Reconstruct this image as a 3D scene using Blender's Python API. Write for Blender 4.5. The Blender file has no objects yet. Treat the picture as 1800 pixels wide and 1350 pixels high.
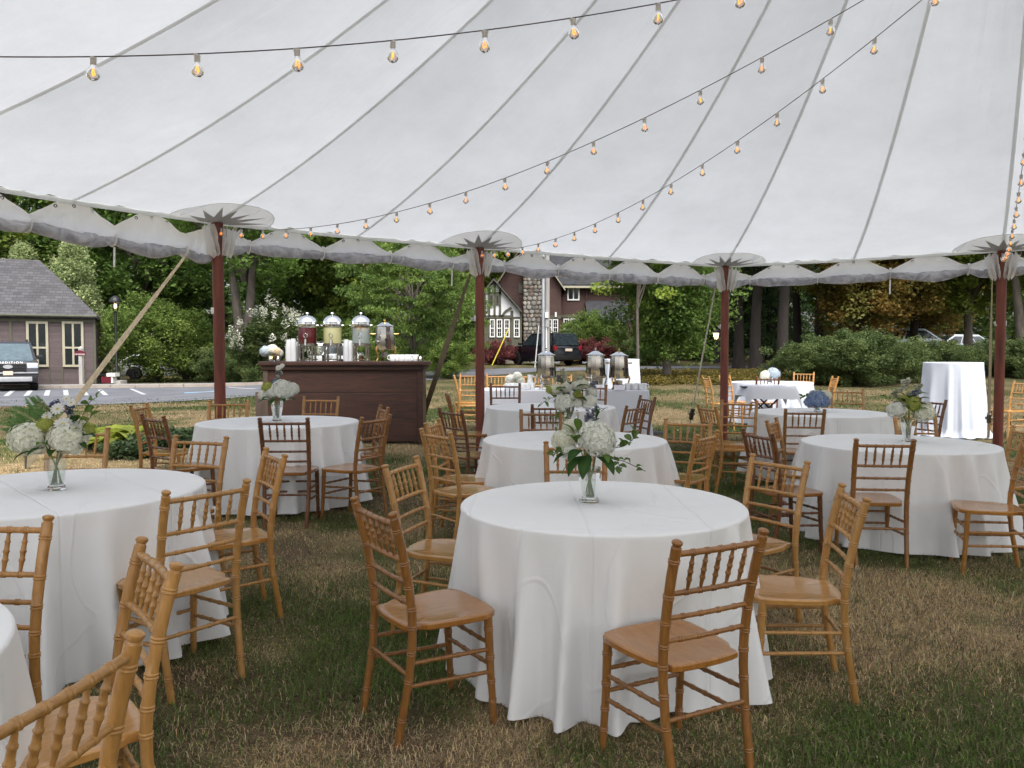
import bpy, math, random
import numpy as np
from mathutils import Vector, Matrix

PI = math.pi
sc = bpy.context.scene
col = sc.collection

# ------------------------------------------------------------------ camera
FPX, HZ, CAMZ = 1380.0, 622.0, 1.5          # focal length and horizon in pixels of an 1800 px wide frame
PITCH = math.atan((675 - HZ) / FPX)
cam_d = bpy.data.cameras.new('camera')
cam = bpy.data.objects.new('camera', cam_d)
col.objects.link(cam)
cam.location = (0, 0, CAMZ)
cam.rotation_euler = (PI / 2 - PITCH, 0, 0)
cam_d.sensor_width = 36.0
cam_d.lens = 36.0 * FPX / 1800.0
cam_d.clip_start = 0.05
cam_d.clip_end = 600
sc.camera = cam

# ------------------------------------------------------------------ sky, sun, exposure (overcast)
SUN_EL, SUN_AZ = 57.0, 165.0
w = bpy.data.worlds.new('World')
sc.world = w
w.use_nodes = True
nt = w.node_tree
nt.nodes.clear()
sky = nt.nodes.new('ShaderNodeTexSky')
sky.sky_type = 'NISHITA'
sky.sun_disc = False
sky.sun_elevation = math.radians(SUN_EL)
sky.sun_rotation = math.radians(SUN_AZ)
sky.air_density = 1.0
sky.dust_density = 6.0
sky.ozone_density = 1.0
hs = nt.nodes.new('ShaderNodeHueSaturation')     # cloud cover: the blue is mostly gone
hs.inputs['Saturation'].default_value = 0.38
bg = nt.nodes.new('ShaderNodeBackground')
bg.inputs['Strength'].default_value = 0.15
ow = nt.nodes.new('ShaderNodeOutputWorld')
nt.links.new(sky.outputs[0], hs.inputs['Color'])
nt.links.new(hs.outputs[0], bg.inputs['Color'])
nt.links.new(bg.outputs[0], ow.inputs['Surface'])

sun_d = bpy.data.lights.new('sun', 'SUN')
sun_d.energy = 1.0
sun_d.angle = math.radians(50)
sun_d.color = (1.0, 0.985, 0.96)
sun = bpy.data.objects.new('sun', sun_d)
col.objects.link(sun)
_az, _el = math.radians(SUN_AZ), math.radians(SUN_EL)
_dir = Vector((math.sin(_az) * math.cos(_el), math.cos(_az) * math.cos(_el), math.sin(_el)))
sun.rotation_euler = _dir.to_track_quat('Z', 'Y').to_euler()
sun.location = (0, 0, 60)

sc.view_settings.view_transform = 'Standard'
sc.view_settings.look = 'None'
sc.view_settings.exposure = 1.14
sc.view_settings.gamma = 1.0
sc.cycles.use_denoising = True
sc.cycles.use_adaptive_sampling = True
sc.cycles.adaptive_threshold = 0.025
sc.cycles.max_bounces = 7
sc.cycles.diffuse_bounces = 3
sc.cycles.glossy_bounces = 4
sc.cycles.transmission_bounces = 6
sc.cycles.transparent_max_bounces = 10
sc.cycles.caustics_reflective = False
sc.cycles.caustics_refractive = False
sc.cycles.sample_clamp_indirect = 6.0

# ------------------------------------------------------------------ helpers
def ss(a, b, t):
    t = np.clip((t - a) / (b - a), 0, 1)
    return t * t * (3 - 2 * t)

def g(x, y):
    """height of the ground"""
    base = .013 * (np.clip(y, 3.6, 18.) - 4) - .014 * np.clip(x, -6, 6) + .12 * ss(8., 11., y)
    base = base - .035 * np.exp(-((x - .45) ** 2 / 1.6 + (y - 3.3) ** 2 / 1.4))
    left = .06
    right = .25 + .0185 * (np.minimum(y, 62.) - 15)
    far = left + (right - left) * ss(-13., -3., x)
    wgt = ss(13., 24., y)
    return base * (1 - wgt) + far * wgt

def G(x, y):
    return float(g(np.float64(x), np.float64(y)))

def xp(px, Y):
    return (px - 900.0) / FPX * Y

def zp(py, Y):
    a = math.atan((675.0 - py) / FPX) - PITCH
    return CAMZ + math.tan(a) * Y

def cast(px, py, y0=2.0, y1=140.0):
    """point of the ground seen at a pixel of the photograph"""
    last = y0
    for i in range(4000):
        y = y0 * (y1 / y0) ** (i / 3999.0)
        if zp(py, y) <= G(xp(px, y), y):
            return Vector((xp(px, y), y, G(xp(px, y), y)))
        last = y
    return Vector((xp(px, last), last, G(xp(px, last), last)))

class MB:
    def __init__(s):
        s.v = []; s.f = []
    def add(s, vs, fs):
        o = len(s.v)
        s.v.extend(tuple(p) for p in vs)
        s.f.extend(tuple(i + o for i in f) for f in fs)
        return s
    def box(s, x0, x1, y0, y1, z0, z1):
        return s.add([(x0,y0,z0),(x1,y0,z0),(x1,y1,z0),(x0,y1,z0),(x0,y0,z1),(x1,y0,z1),(x1,y1,z1),(x0,y1,z1)],
                     [(0,3,2,1),(4,5,6,7),(0,1,5,4),(1,2,6,5),(2,3,7,6),(3,0,4,7)])
    def bar(s, a, b, wx, wz, up=(0,0,1)):
        a = Vector(a); b = Vector(b); d = (b - a).normalized(); u = Vector(up)
        if abs(d.dot(u)) > .98: u = Vector((0,1,0))
        r = d.cross(u).normalized() * (wx / 2); t = r.cross(d).normalized() * (wz / 2)
        return s.add([a-r-t,a+r-t,a+r+t,a-r+t,b-r-t,b+r-t,b+r+t,b-r+t],
                     [(0,3,2,1),(4,5,6,7),(0,1,5,4),(1,2,6,5),(2,3,7,6),(3,0,4,7)])
    def sweep(s, pts, rad, n=10, cap=True, wob=None):
        pts = [Vector(p) for p in pts]; k = len(pts)
        if not hasattr(rad, '__len__'): rad = [rad] * k
        tan = [(pts[min(i+1,k-1)] - pts[max(i-1,0)]).normalized() for i in range(k)]
        ref = Vector((0,0,1)) if abs(tan[0].z) < .9 else Vector((0,1,0))
        u = (ref - tan[0] * ref.dot(tan[0])).normalized()
        vs = []
        for i in range(k):
            u = (u - tan[i] * u.dot(tan[i])).normalized(); q = tan[i].cross(u)
            for j in range(n):
                a = 2 * PI * j / n; r = rad[i] * (1 + (wob(i, j) if wob else 0))
                vs.append(pts[i] + (u * math.cos(a) + q * math.sin(a)) * r)
        fs = [(i*n+j, i*n+(j+1)%n, (i+1)*n+(j+1)%n, (i+1)*n+j) for i in range(k-1) for j in range(n)]
        if cap:
            fs.append(tuple(reversed(range(n)))); fs.append(tuple(range((k-1)*n, k*n)))
        return s.add(vs, fs)
    def lathe(s, prof, n=24, c=(0,0,0), cap=True, ph=0.0):
        k = len(prof)
        vs = [(c[0]+r*math.cos(2*PI*j/n+ph), c[1]+r*math.sin(2*PI*j/n+ph), c[2]+z) for r, z in prof for j in range(n)]
        fs = [(i*n+j, i*n+(j+1)%n, (i+1)*n+(j+1)%n, (i+1)*n+j) for i in range(k-1) for j in range(n)]
        if cap:
            fs.append(tuple(reversed(range(n)))); fs.append(tuple(range((k-1)*n, k*n)))
        return s.add(vs, fs)
    def prism(s, pts, d):
        """planar outline pts (3D) pushed along vector d"""
        n = len(pts); d = Vector(d)
        vs = [Vector(p) for p in pts] + [Vector(p) + d for p in pts]
        fs = [tuple(reversed(range(n))), tuple(range(n, 2*n))] + [(i, (i+1)%n, n+(i+1)%n, n+i) for i in range(n)]
        return s.add(vs, fs)
    def mesh(s, name, smooth=40):
        me = bpy.data.meshes.new(name)
        me.from_pydata(s.v, [], s.f)
        if smooth:
            me.polygons.foreach_set('use_smooth', [True] * len(me.polygons))
            me.set_sharp_from_angle(angle=math.radians(smooth))
        me.update()
        return me
    def build(s, name, mat, parent=None, smooth=40, loc=None):
        return link(name, s.mesh(name, smooth), mat, parent, loc)

def link(name, me, mat, parent=None, loc=None):
    o = bpy.data.objects.new(name, me)
    col.objects.link(o)
    if mat is not None and not me.materials:
        me.materials.append(mat)
    o.parent = parent
    if loc is not None: o.location = loc
    return o

def np_mesh(name, v, f, cols=None, smooth=False):
    """vertices (N,3), quads (M,4) or tris (M,3) from numpy arrays; cols (N,3) -> attribute Col"""
    me = bpy.data.meshes.new(name)
    v = np.asarray(v, np.float32); f = np.asarray(f, np.int32); k = f.shape[1]
    me.vertices.add(len(v)); me.vertices.foreach_set('co', v.ravel())
    me.loops.add(f.size); me.loops.foreach_set('vertex_index', f.ravel())
    me.polygons.add(len(f)); me.polygons.foreach_set('loop_start', np.arange(0, f.size, k, dtype=np.int32))
    if cols is not None:
        a = me.attributes.new('Col', 'FLOAT_COLOR', 'POINT')
        c = np.ones((len(v), 4), np.float32); c[:, :3] = cols
        a.data.foreach_set('color', c.ravel())
    me.update(calc_edges=True)
    if smooth: me.polygons.foreach_set('use_smooth', np.ones(len(f), bool))
    me.validate()
    return me

def tag(o, label=None, cat=None, group=None, kind=None):
    if label: o['label'] = label
    if cat: o['category'] = cat
    if group: o['group'] = group
    if kind: o['kind'] = kind
    return o

def thing(name, label, cat, loc=(0,0,0), rz=0.0, group=None):
    o = bpy.data.objects.new(name, None)
    col.objects.link(o)
    o.empty_display_size = .1
    o.location = loc; o.rotation_euler = (0, 0, rz)
    return tag(o, label, cat, group)

def copy_tree(o, parent=None):
    c = o.copy(); col.objects.link(c); c.parent = parent
    for ch in list(o.children): copy_tree(ch, c)
    return c

# ------------------------------------------------------------------ materials
def nodes(name):
    m = bpy.data.materials.new(name); m.use_nodes = True
    t = m.node_tree; t.nodes.clear()
    out = t.nodes.new('ShaderNodeOutputMaterial')
    return m, t, out

def N(t, kind, **kw):
    n = t.nodes.new('ShaderNode' + kind)
    for k, v in kw.items():
        if k in n.inputs: n.inputs[k].default_value = v
        else: setattr(n, k, v)
    return n

def rgba(c): return (c[0], c[1], c[2], 1.0)

def pm(name, c, rough=.5, metal=0., var=.12, vscale=6., bump=0., bscale=60., coat=0., spec=.5, trans=0., ior=1.45, rnd=0., alpha=1., stretch=(1,1,1), coord='Object'):
    """principled material: colour broken up by noise, fine relief, optional object-random shift"""
    m, t, out = nodes(name)
    p = N(t, 'BsdfPrincipled', Roughness=rough, Metallic=metal)
    p.inputs['Specular IOR Level'].default_value = spec
    p.inputs['Coat Weight'].default_value = coat
    p.inputs['Coat Roughness'].default_value = .15
    p.inputs['Transmission Weight'].default_value = trans
    p.inputs['IOR'].default_value = ior
    p.inputs['Alpha'].default_value = alpha
    tc = N(t, 'TexCoord'); mp = N(t, 'Mapping'); mp.inputs['Scale'].default_value = stretch
    t.links.new(tc.outputs[coord], mp.inputs['Vector'])
    nz = N(t, 'TexNoise', Scale=vscale, Detail=5., Roughness=.6)
    t.links.new(mp.outputs[0], nz.inputs['Vector'])
    mr = N(t, 'MapRange'); mr.inputs['To Min'].default_value = 1 - var; mr.inputs['To Max'].default_value = 1 + var
    mr.inputs['From Min'].default_value = .3; mr.inputs['From Max'].default_value = .7
    t.links.new(nz.outputs['Fac'], mr.inputs['Value'])
    val = mr.outputs[0]
    if rnd:
        oi = N(t, 'ObjectInfo'); m2 = N(t, 'MapRange')
        m2.inputs['To Min'].default_value = 1 - rnd; m2.inputs['To Max'].default_value = 1 + rnd
        t.links.new(oi.outputs['Random'], m2.inputs['Value'])
        mu = N(t, 'Math', operation='MULTIPLY'); t.links.new(val, mu.inputs[0]); t.links.new(m2.outputs[0], mu.inputs[1]); val = mu.outputs[0]
    hsv = N(t, 'HueSaturation', Color=rgba(c)); t.links.new(val, hsv.inputs['Value'])
    t.links.new(hsv.outputs[0], p.inputs['Base Color'])
    if bump:
        n2 = N(t, 'TexNoise', Scale=bscale, Detail=4.); t.links.new(mp.outputs[0], n2.inputs['Vector'])
        b = N(t, 'Bump', Strength=bump, Distance=.01); t.links.new(n2.outputs['Fac'], b.inputs['Height'])
        t.links.new(b.outputs[0], p.inputs['Normal'])
    t.links.new(p.outputs[0], out.inputs['Surface'])
    return m

def wood(name, c1, c2, rough=.32, scale=9., stretch=(1, 12, 1), coat=.25, rnd=.12):
    m, t, out = nodes(name)
    p = N(t, 'BsdfPrincipled', Roughness=rough); p.inputs['Coat Weight'].default_value = coat; p.inputs['Coat Roughness'].default_value = .2
    tc = N(t, 'TexCoord'); mp = N(t, 'Mapping'); mp.inputs['Scale'].default_value = stretch
    oi = N(t, 'ObjectInfo')
    ad = N(t, 'VectorMath', operation='ADD'); t.links.new(tc.outputs['Object'], ad.inputs[0])
    cb = N(t, 'CombineXYZ'); t.links.new(oi.outputs['Random'], cb.inputs[0]); t.links.new(oi.outputs['Random'], cb.inputs[2]); t.links.new(cb.outputs[0], ad.inputs[1])
    t.links.new(ad.outputs[0], mp.inputs['Vector'])
    nz = N(t, 'TexNoise', Scale=scale, Detail=6., Roughness=.65, Distortion=1.2); t.links.new(mp.outputs[0], nz.inputs['Vector'])
    rp = N(t, 'ValToRGB'); rp.color_ramp.elements[0].position = .3; rp.color_ramp.elements[1].position = .68
    rp.color_ramp.elements[0].color = rgba(c1); rp.color_ramp.elements[1].color = rgba(c2)
    t.links.new(nz.outputs['Fac'], rp.inputs['Fac'])
    m2 = N(t, 'MapRange'); m2.inputs['To Min'].default_value = 1 - rnd; m2.inputs['To Max'].default_value = 1 + rnd
    t.links.new(oi.outputs['Random'], m2.inputs['Value'])
    hsv = N(t, 'HueSaturation'); t.links.new(rp.outputs[0], hsv.inputs['Color']); t.links.new(m2.outputs[0], hsv.inputs['Value'])
    t.links.new(hsv.outputs[0], p.inputs['Base Color'])
    b = N(t, 'Bump', Strength=.08, Distance=.005); t.links.new(nz.outputs['Fac'], b.inputs['Height']); t.links.new(b.outputs[0], p.inputs['Normal'])
    t.links.new(p.outputs[0], out.inputs['Surface'])
    return m

def leafmat(name, tint=(1,1,1), trans=.35, rough=.6):
    m, t, out = nodes(name)
    at = N(t, 'Attribute', attribute_name='Col')
    mx = N(t, 'Mix', data_type='RGBA', blend_type='MULTIPLY'); mx.inputs['Factor'].default_value = 1.0
    t.links.new(at.outputs['Color'], mx.inputs['A']); mx.inputs['B'].default_value = rgba(tint)
    p = N(t, 'BsdfPrincipled', Roughness=rough); p.inputs['Specular IOR Level'].default_value = .25
    t.links.new(mx.outputs['Result'], p.inputs['Base Color'])
    tr = N(t, 'BsdfTranslucent'); t.links.new(mx.outputs['Result'], tr.inputs['Color'])
    ms = N(t, 'MixShader'); ms.inputs[0].default_value = trans
    t.links.new(p.outputs[0], ms.inputs[1]); t.links.new(tr.outputs[0], ms.inputs[2])
    t.links.new(ms.outputs[0], out.inputs['Surface'])
    return m

def clearglass(name, tint=(.97,.98,.98), refl=1.0, rough=.02):
    m, t, out = nodes(name)
    tp = N(t, 'BsdfTransparent', Color=rgba(tint)); gl = N(t, 'BsdfGlossy', Roughness=rough, Color=(1,1,1,1))
    fr = N(t, 'Fresnel', IOR=1.45); mu = N(t, 'Math', operation='MULTIPLY'); mu.inputs[1].default_value = refl
    ad = N(t, 'Math', operation='ADD'); ad.inputs[1].default_value = .02; ad.use_clamp = True
    t.links.new(fr.outputs[0], mu.inputs[0]); t.links.new(mu.outputs[0], ad.inputs[0])
    ms = N(t, 'MixShader'); t.links.new(ad.outputs[0], ms.inputs[0]); t.links.new(tp.outputs[0], ms.inputs[1]); t.links.new(gl.outputs[0], ms.inputs[2])
    t.links.new(ms.outputs[0], out.inputs['Surface'])
    return m

def glow(name, c, s):
    m, t, out = nodes(name)
    e = N(t, 'Emission', Color=rgba(c), Strength=s); t.links.new(e.outputs[0], out.inputs['Surface'])
    m.cycles.emission_sampling = 'NONE'
    return m

def fabric(name, c, trans, bump=.15, bscale=9., creases=False, radial=False):
    m, t, out = nodes(name)
    tc = N(t, 'TexCoord')
    nz = N(t, 'TexNoise', Scale=2.2, Detail=6., Roughness=.62); t.links.new(tc.outputs['Object'], nz.inputs['Vector'])
    mr = N(t, 'MapRange'); mr.inputs['To Min'].default_value = .93; mr.inputs['To Max'].default_value = 1.045
    t.links.new(nz.outputs['Fac'], mr.inputs['Value'])
    hsv = N(t, 'HueSaturation', Color=rgba(c)); t.links.new(mr.outputs[0], hsv.inputs['Value'])
    d = N(t, 'BsdfDiffuse'); tl = N(t, 'BsdfTranslucent')
    t.links.new(hsv.outputs[0], d.inputs['Color']); t.links.new(hsv.outputs[0], tl.inputs['Color'])
    n2 = N(t, 'TexNoise', Scale=bscale, Detail=5., Distortion=.8); t.links.new(tc.outputs['Object'], n2.inputs['Vector'])
    b = N(t, 'Bump', Strength=bump, Distance=.02); t.links.new(n2.outputs['Fac'], b.inputs['Height'])
    nrm = b.outputs[0]
    if radial:      # tension wrinkles running from the hem towards the peak, and faint stains
        sx = N(t, 'SeparateXYZ'); t.links.new(tc.outputs['Object'], sx.inputs[0])
        an = N(t, 'Math', operation='ARCTAN2'); t.links.new(sx.outputs[1], an.inputs[0]); t.links.new(sx.outputs[0], an.inputs[1])
        ln = N(t, 'VectorMath', operation='LENGTH'); t.links.new(tc.outputs['Object'], ln.inputs[0])
        a5 = N(t, 'Math', operation='MULTIPLY'); a5.inputs[1].default_value = 9.; t.links.new(an.outputs[0], a5.inputs[0])
        l5 = N(t, 'Math', operation='MULTIPLY'); l5.inputs[1].default_value = .55; t.links.new(ln.outputs['Value'], l5.inputs[0])
        c5 = N(t, 'CombineXYZ'); t.links.new(a5.outputs[0], c5.inputs[0]); t.links.new(l5.outputs[0], c5.inputs[1])
        n5 = N(t, 'TexNoise', Scale=2.2, Detail=4., Distortion=.5); t.links.new(c5.outputs[0], n5.inputs['Vector'])
        b5 = N(t, 'Bump', Strength=.22, Distance=.05); t.links.new(n5.outputs['Fac'], b5.inputs['Height']); t.links.new(nrm, b5.inputs['Normal']); nrm = b5.outputs[0]
        n6 = N(t, 'TexNoise', Scale=.9, Detail=8., Roughness=.72); t.links.new(tc.outputs['Object'], n6.inputs['Vector'])
        r6 = N(t, 'MapRange'); r6.inputs['From Min'].default_value = .3; r6.inputs['From Max'].default_value = .6; r6.inputs['To Min'].default_value = .90; r6.inputs['To Max'].default_value = 1.0; t.links.new(n6.outputs['Fac'], r6.inputs['Value'])
        m6 = N(t, 'Math', operation='MULTIPLY'); t.links.new(mr.outputs[0], m6.inputs[0]); t.links.new(r6.outputs[0], m6.inputs[1]); t.links.new(m6.outputs[0], hsv.inputs['Value'])
    if creases:
        n4 = N(t, 'TexNoise', Scale=1.25, Detail=1.5, Distortion=.6); t.links.new(tc.outputs['Object'], n4.inputs['Vector'])
        sb = N(t, 'Math', operation='SUBTRACT'); sb.inputs[1].default_value = .5; t.links.new(n4.outputs['Fac'], sb.inputs[0])
        ab = N(t, 'Math', operation='ABSOLUTE'); t.links.new(sb.outputs[0], ab.inputs[0])
        q4 = N(t, 'MapRange', interpolation_type='SMOOTHSTEP'); q4.inputs['From Max'].default_value = .012; q4.inputs['To Min'].default_value = 1.; q4.inputs['To Max'].default_value = 0.; t.links.new(ab.outputs[0], q4.inputs['Value'])
        b4 = N(t, 'Bump', Strength=.45, Distance=.006); t.links.new(q4.outputs[0], b4.inputs['Height']); t.links.new(nrm, b4.inputs['Normal']); nrm = b4.outputs[0]
        sx = N(t, 'SeparateXYZ'); ds = N(t, 'VectorMath', operation='ADD')
        nd = N(t, 'TexNoise', Scale=1.6, Detail=2.); t.links.new(tc.outputs['Object'], nd.inputs['Vector'])
        sc_ = N(t, 'VectorMath', operation='SCALE'); sc_.inputs['Scale'].default_value = .02; t.links.new(nd.outputs['Color'], sc_.inputs[0])
        t.links.new(tc.outputs['Object'], ds.inputs[0]); t.links.new(sc_.outputs[0], ds.inputs[1]); t.links.new(ds.outputs[0], sx.inputs[0])
        h = None
        for out_i, off, per in ((0, .11, .52), (1, .06, .5)):
            a = N(t, 'Math', operation='ADD'); a.inputs[1].default_value = off; t.links.new(sx.outputs[out_i], a.inputs[0])
            pp = N(t, 'Math', operation='PINGPONG'); pp.inputs[1].default_value = per / 2; t.links.new(a.outputs[0], pp.inputs[0])
            q = N(t, 'MapRange', interpolation_type='SMOOTHSTEP'); q.inputs['From Max'].default_value = .010; t.links.new(pp.outputs[0], q.inputs['Value'])
            if h is None: h = q.outputs[0]
            else:
                mn = N(t, 'Math', operation='ADD'); t.links.new(h, mn.inputs[0]); t.links.new(q.outputs[0], mn.inputs[1]); h = mn.outputs[0]
        b2 = N(t, 'Bump', Strength=.55, Distance=.006); t.links.new(h, b2.inputs['Height']); t.links.new(nrm, b2.inputs['Normal']); nrm = b2.outputs[0]
    t.links.new(nrm, d.inputs['Normal']); t.links.new(nrm, tl.inputs['Normal'])
    ms = N(t, 'MixShader'); ms.inputs[0].default_value = trans
    t.links.new(d.outputs[0], ms.inputs[1]); t.links.new(tl.outputs[0], ms.inputs[2])
    t.links.new(ms.outputs[0], out.inputs['Surface'])
    return m

M = {}
M['canopy'] = fabric('sailcloth', (.60, .625, .655), .44, bump=.22, bscale=5, radial=True)
M['seam'] = fabric('seam_webbing', (.80, .81, .80), .50, bump=.05)
M['patch'] = fabric('patch_cloth', (.90, .89, .86), .62, bump=.1)
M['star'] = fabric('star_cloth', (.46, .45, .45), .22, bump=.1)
M['flap'] = fabric('sidewall_cloth', (.95, .94, .92), .68, bump=.5, bscale=6)
M['linen'] = fabric('table_linen', (.88, .88, .88), .06, bump=.30, bscale=4, creases=True)
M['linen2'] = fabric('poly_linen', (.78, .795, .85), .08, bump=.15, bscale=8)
M['linen3'] = fabric('outdoor_linen_dimmed', (.60, .64, .72), .08, bump=.15, bscale=8)  # same linen in a darker, bluer colour, offsetting the brighter light outside
M['web'] = pm('webbing', (.22, .185, .125), .85, var=.2, vscale=20, bump=.3, bscale=300)
M['webdark'] = pm('webbing_dark', (.17, .14, .09), .85, var=.2, vscale=20)
M['redpole'] = pm('painted_pole', (.175, .046, .029), .5, var=.40, vscale=14, bump=.15, stretch=(1, 1, .12))
M['steel'] = pm('mirror_steel', (.62, .60, .57), .10, 1., var=.05)
M['chrome'] = pm('chrome', (.78, .79, .80), .06, 1., var=.02)
M['brass'] = pm('brass', (.62, .40, .14), .22, 1., var=.1)
M['blackplastic'] = pm('black_plastic', (.012, .012, .013), .4, var=.2)
M['porcelain'] = pm('porcelain', (.80, .82, .83), .18, var=.02, coat=.3)
M['cup'] = pm('cup_plastic', (.66, .68, .70), .25, var=.05, alpha=.75)
M['glass'] = clearglass('vase_glass', (.96, .97, .965), 1.5)
M['thickglass'] = pm('thick_glass', (.95, .97, .96), .03, var=0., trans=1., ior=1.45)
M['water'] = clearglass('vase_water', (.96, .98, .95), .4)
M['bulbglass'] = clearglass('bulb_glass', (.86, .82, .78), 1.6)
M['filament'] = glow('filament', (1., .27, .04), 1.9)
M['flame'] = glow('flame', (1., .62, .25), 9.)
M['lampglow'] = glow('lantern_light', (1., .80, .45), 2.2)
M['socket'] = pm('socket', (.55, .52, .49), .5)
M['wire'] = pm('wire', (.10, .085, .08), .6)
M['grommet'] = pm('grommet', (.14, .13, .12), .35, .8)
M['rope'] = pm('rope', (.55, .50, .40), .9, bump=.4, bscale=200)
M['whitepaint'] = pm('white_paint', (.74, .74, .72), .5, var=.06)
M['card'] = pm('card', (.75, .72, .78), .7, var=.03)
M['screen'] = pm('tent_card', (.06, .05, .055), .5)

def vinylmat():
    m, t, out = nodes('rolled_vinyl')
    tc = N(t, 'TexCoord')
    nz = N(t, 'TexNoise', Scale=6., Detail=4., Roughness=.5, Distortion=1.5); t.links.new(tc.outputs['Object'], nz.inputs['Vector'])
    rp = N(t, 'ValToRGB'); rp.color_ramp.elements[0].position = .35; rp.color_ramp.elements[1].position = .7
    rp.color_ramp.elements[0].color = (.38, .38, .42, 1); rp.color_ramp.elements[1].color = (.78, .78, .83, 1)
    t.links.new(nz.outputs['Fac'], rp.inputs[0])
    p = N(t, 'BsdfPrincipled', Roughness=.16); p.inputs['Coat Weight'].default_value = .6
    t.links.new(rp.outputs[0], p.inputs['Base Color'])
    b = N(t, 'Bump', Strength=.6, Distance=.03); t.links.new(nz.outputs['Fac'], b.inputs['Height']); t.links.new(b.outputs[0], p.inputs['Normal'])
    tr = N(t, 'BsdfTranslucent'); t.links.new(rp.outputs[0], tr.inputs['Color'])
    ms = N(t, 'MixShader'); ms.inputs[0].default_value = .35; t.links.new(p.outputs[0], ms.inputs[1]); t.links.new(tr.outputs[0], ms.inputs[2])
    tp = N(t, 'BsdfTransparent'); m2 = N(t, 'MixShader'); m2.inputs[0].default_value = .18
    t.links.new(ms.outputs[0], m2.inputs[1]); t.links.new(tp.outputs[0], m2.inputs[2])
    t.links.new(m2.outputs[0], out.inputs['Surface'])
    return m
M['vinyl'] = vinylmat()
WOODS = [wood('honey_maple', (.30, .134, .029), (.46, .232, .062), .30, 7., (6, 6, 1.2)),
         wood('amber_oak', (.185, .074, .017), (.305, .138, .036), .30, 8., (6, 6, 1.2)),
         wood('shaded_oak', (.100, .032, .010), (.200, .076, .023), .32, 8., (6, 6, 1.2)),  # darker copy of the chair wood, shade put into the colour
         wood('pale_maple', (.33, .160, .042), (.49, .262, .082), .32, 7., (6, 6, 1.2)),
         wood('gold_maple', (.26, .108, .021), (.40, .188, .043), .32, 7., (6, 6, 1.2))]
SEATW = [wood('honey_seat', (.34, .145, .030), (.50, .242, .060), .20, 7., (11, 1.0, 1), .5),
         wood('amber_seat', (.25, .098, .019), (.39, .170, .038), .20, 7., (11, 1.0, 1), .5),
         wood('shaded_seat', (.20, .074, .016), (.32, .135, .032), .20, 7., (11, 1.0, 1), .5),  # seat copy with the same shade put into its colour
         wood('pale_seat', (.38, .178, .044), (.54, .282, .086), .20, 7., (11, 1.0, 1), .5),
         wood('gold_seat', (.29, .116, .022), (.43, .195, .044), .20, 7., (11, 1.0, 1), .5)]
# ================================================================== ground
rng = np.random.default_rng(7)
_lat = rng.random((512, 512))
def vnoise(x, y, s, o=0):
    x = x * s + 100.5 + o * 37.3; y = y * s + 100.5 + o * 91.7
    i = np.floor(x).astype(int); j = np.floor(y).astype(int); u = x - i; v = y - j
    u = u * u * (3 - 2 * u); v = v * v * (3 - 2 * v)
    L = lambda a, b: _lat[a % 512, b % 512]
    return (L(i, j) * (1-u) + L(i+1, j) * u) * (1-v) + (L(i, j+1) * (1-u) + L(i+1, j+1) * u) * v
def straw(x, y):
    """0 green .. 1 dry straw"""
    n = .42 * vnoise(x, y, .55) + .33 * vnoise(x, y, 1.3, 1) + .25 * vnoise(x, y, 3.4, 2)
    t = .50 + (n - .5) * 4.2
    t = t + .50 * np.exp(-((x - 2.0) ** 2 / .9 + (y - 4.1) ** 2 / .5)) + .35 * np.exp(-((x + .85) ** 2 / .5 + (y - 4.6) ** 2 / .5))
    t = t - .5 * np.exp(-((x - 1.6) ** 2 / 1.1 + (y - 2.7) ** 2 / .25)) - .3 * np.exp(-((x + 1.0) ** 2 / .6 + (y - 3.2) ** 2 / .5))
    t = t + .10 * ss(7., 12., y) - .10 * ss(14., 18., y)
    return np.clip(t, 0, 1)
def soil(x, y):
    n = .6 * vnoise(x, y, .9, 5) + .4 * vnoise(x, y, 2.6, 6)
    s = ss(.56, .72, n)
    s = np.maximum(s, .9 * np.exp(-((x - 2.35) ** 2 / .5 + (y - 3.45) ** 2 / .06)))
    return s * (1 - .8 * ss(10., 14., y))
GREEN = np.array([.070, .092, .026]); STRAW = np.array([.320, .240, .130]); SOIL = np.array([.130, .092, .062])
def lawn(x, y):
    t = straw(x, y)[..., None]; s = soil(x, y)[..., None]
    c = GREEN * (1 - t) + STRAW * t
    c = (c * (1 - .75 * s) + SOIL * .75 * s) * (1 - .45 * ss(8., 13., y))[..., None]  # lawn colour darkened beyond the tent, offsetting the stronger light there
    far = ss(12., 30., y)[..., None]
    return c * (1 - far) + (c * .5 + np.array([.070, .068, .032]) * .5) * far

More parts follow.
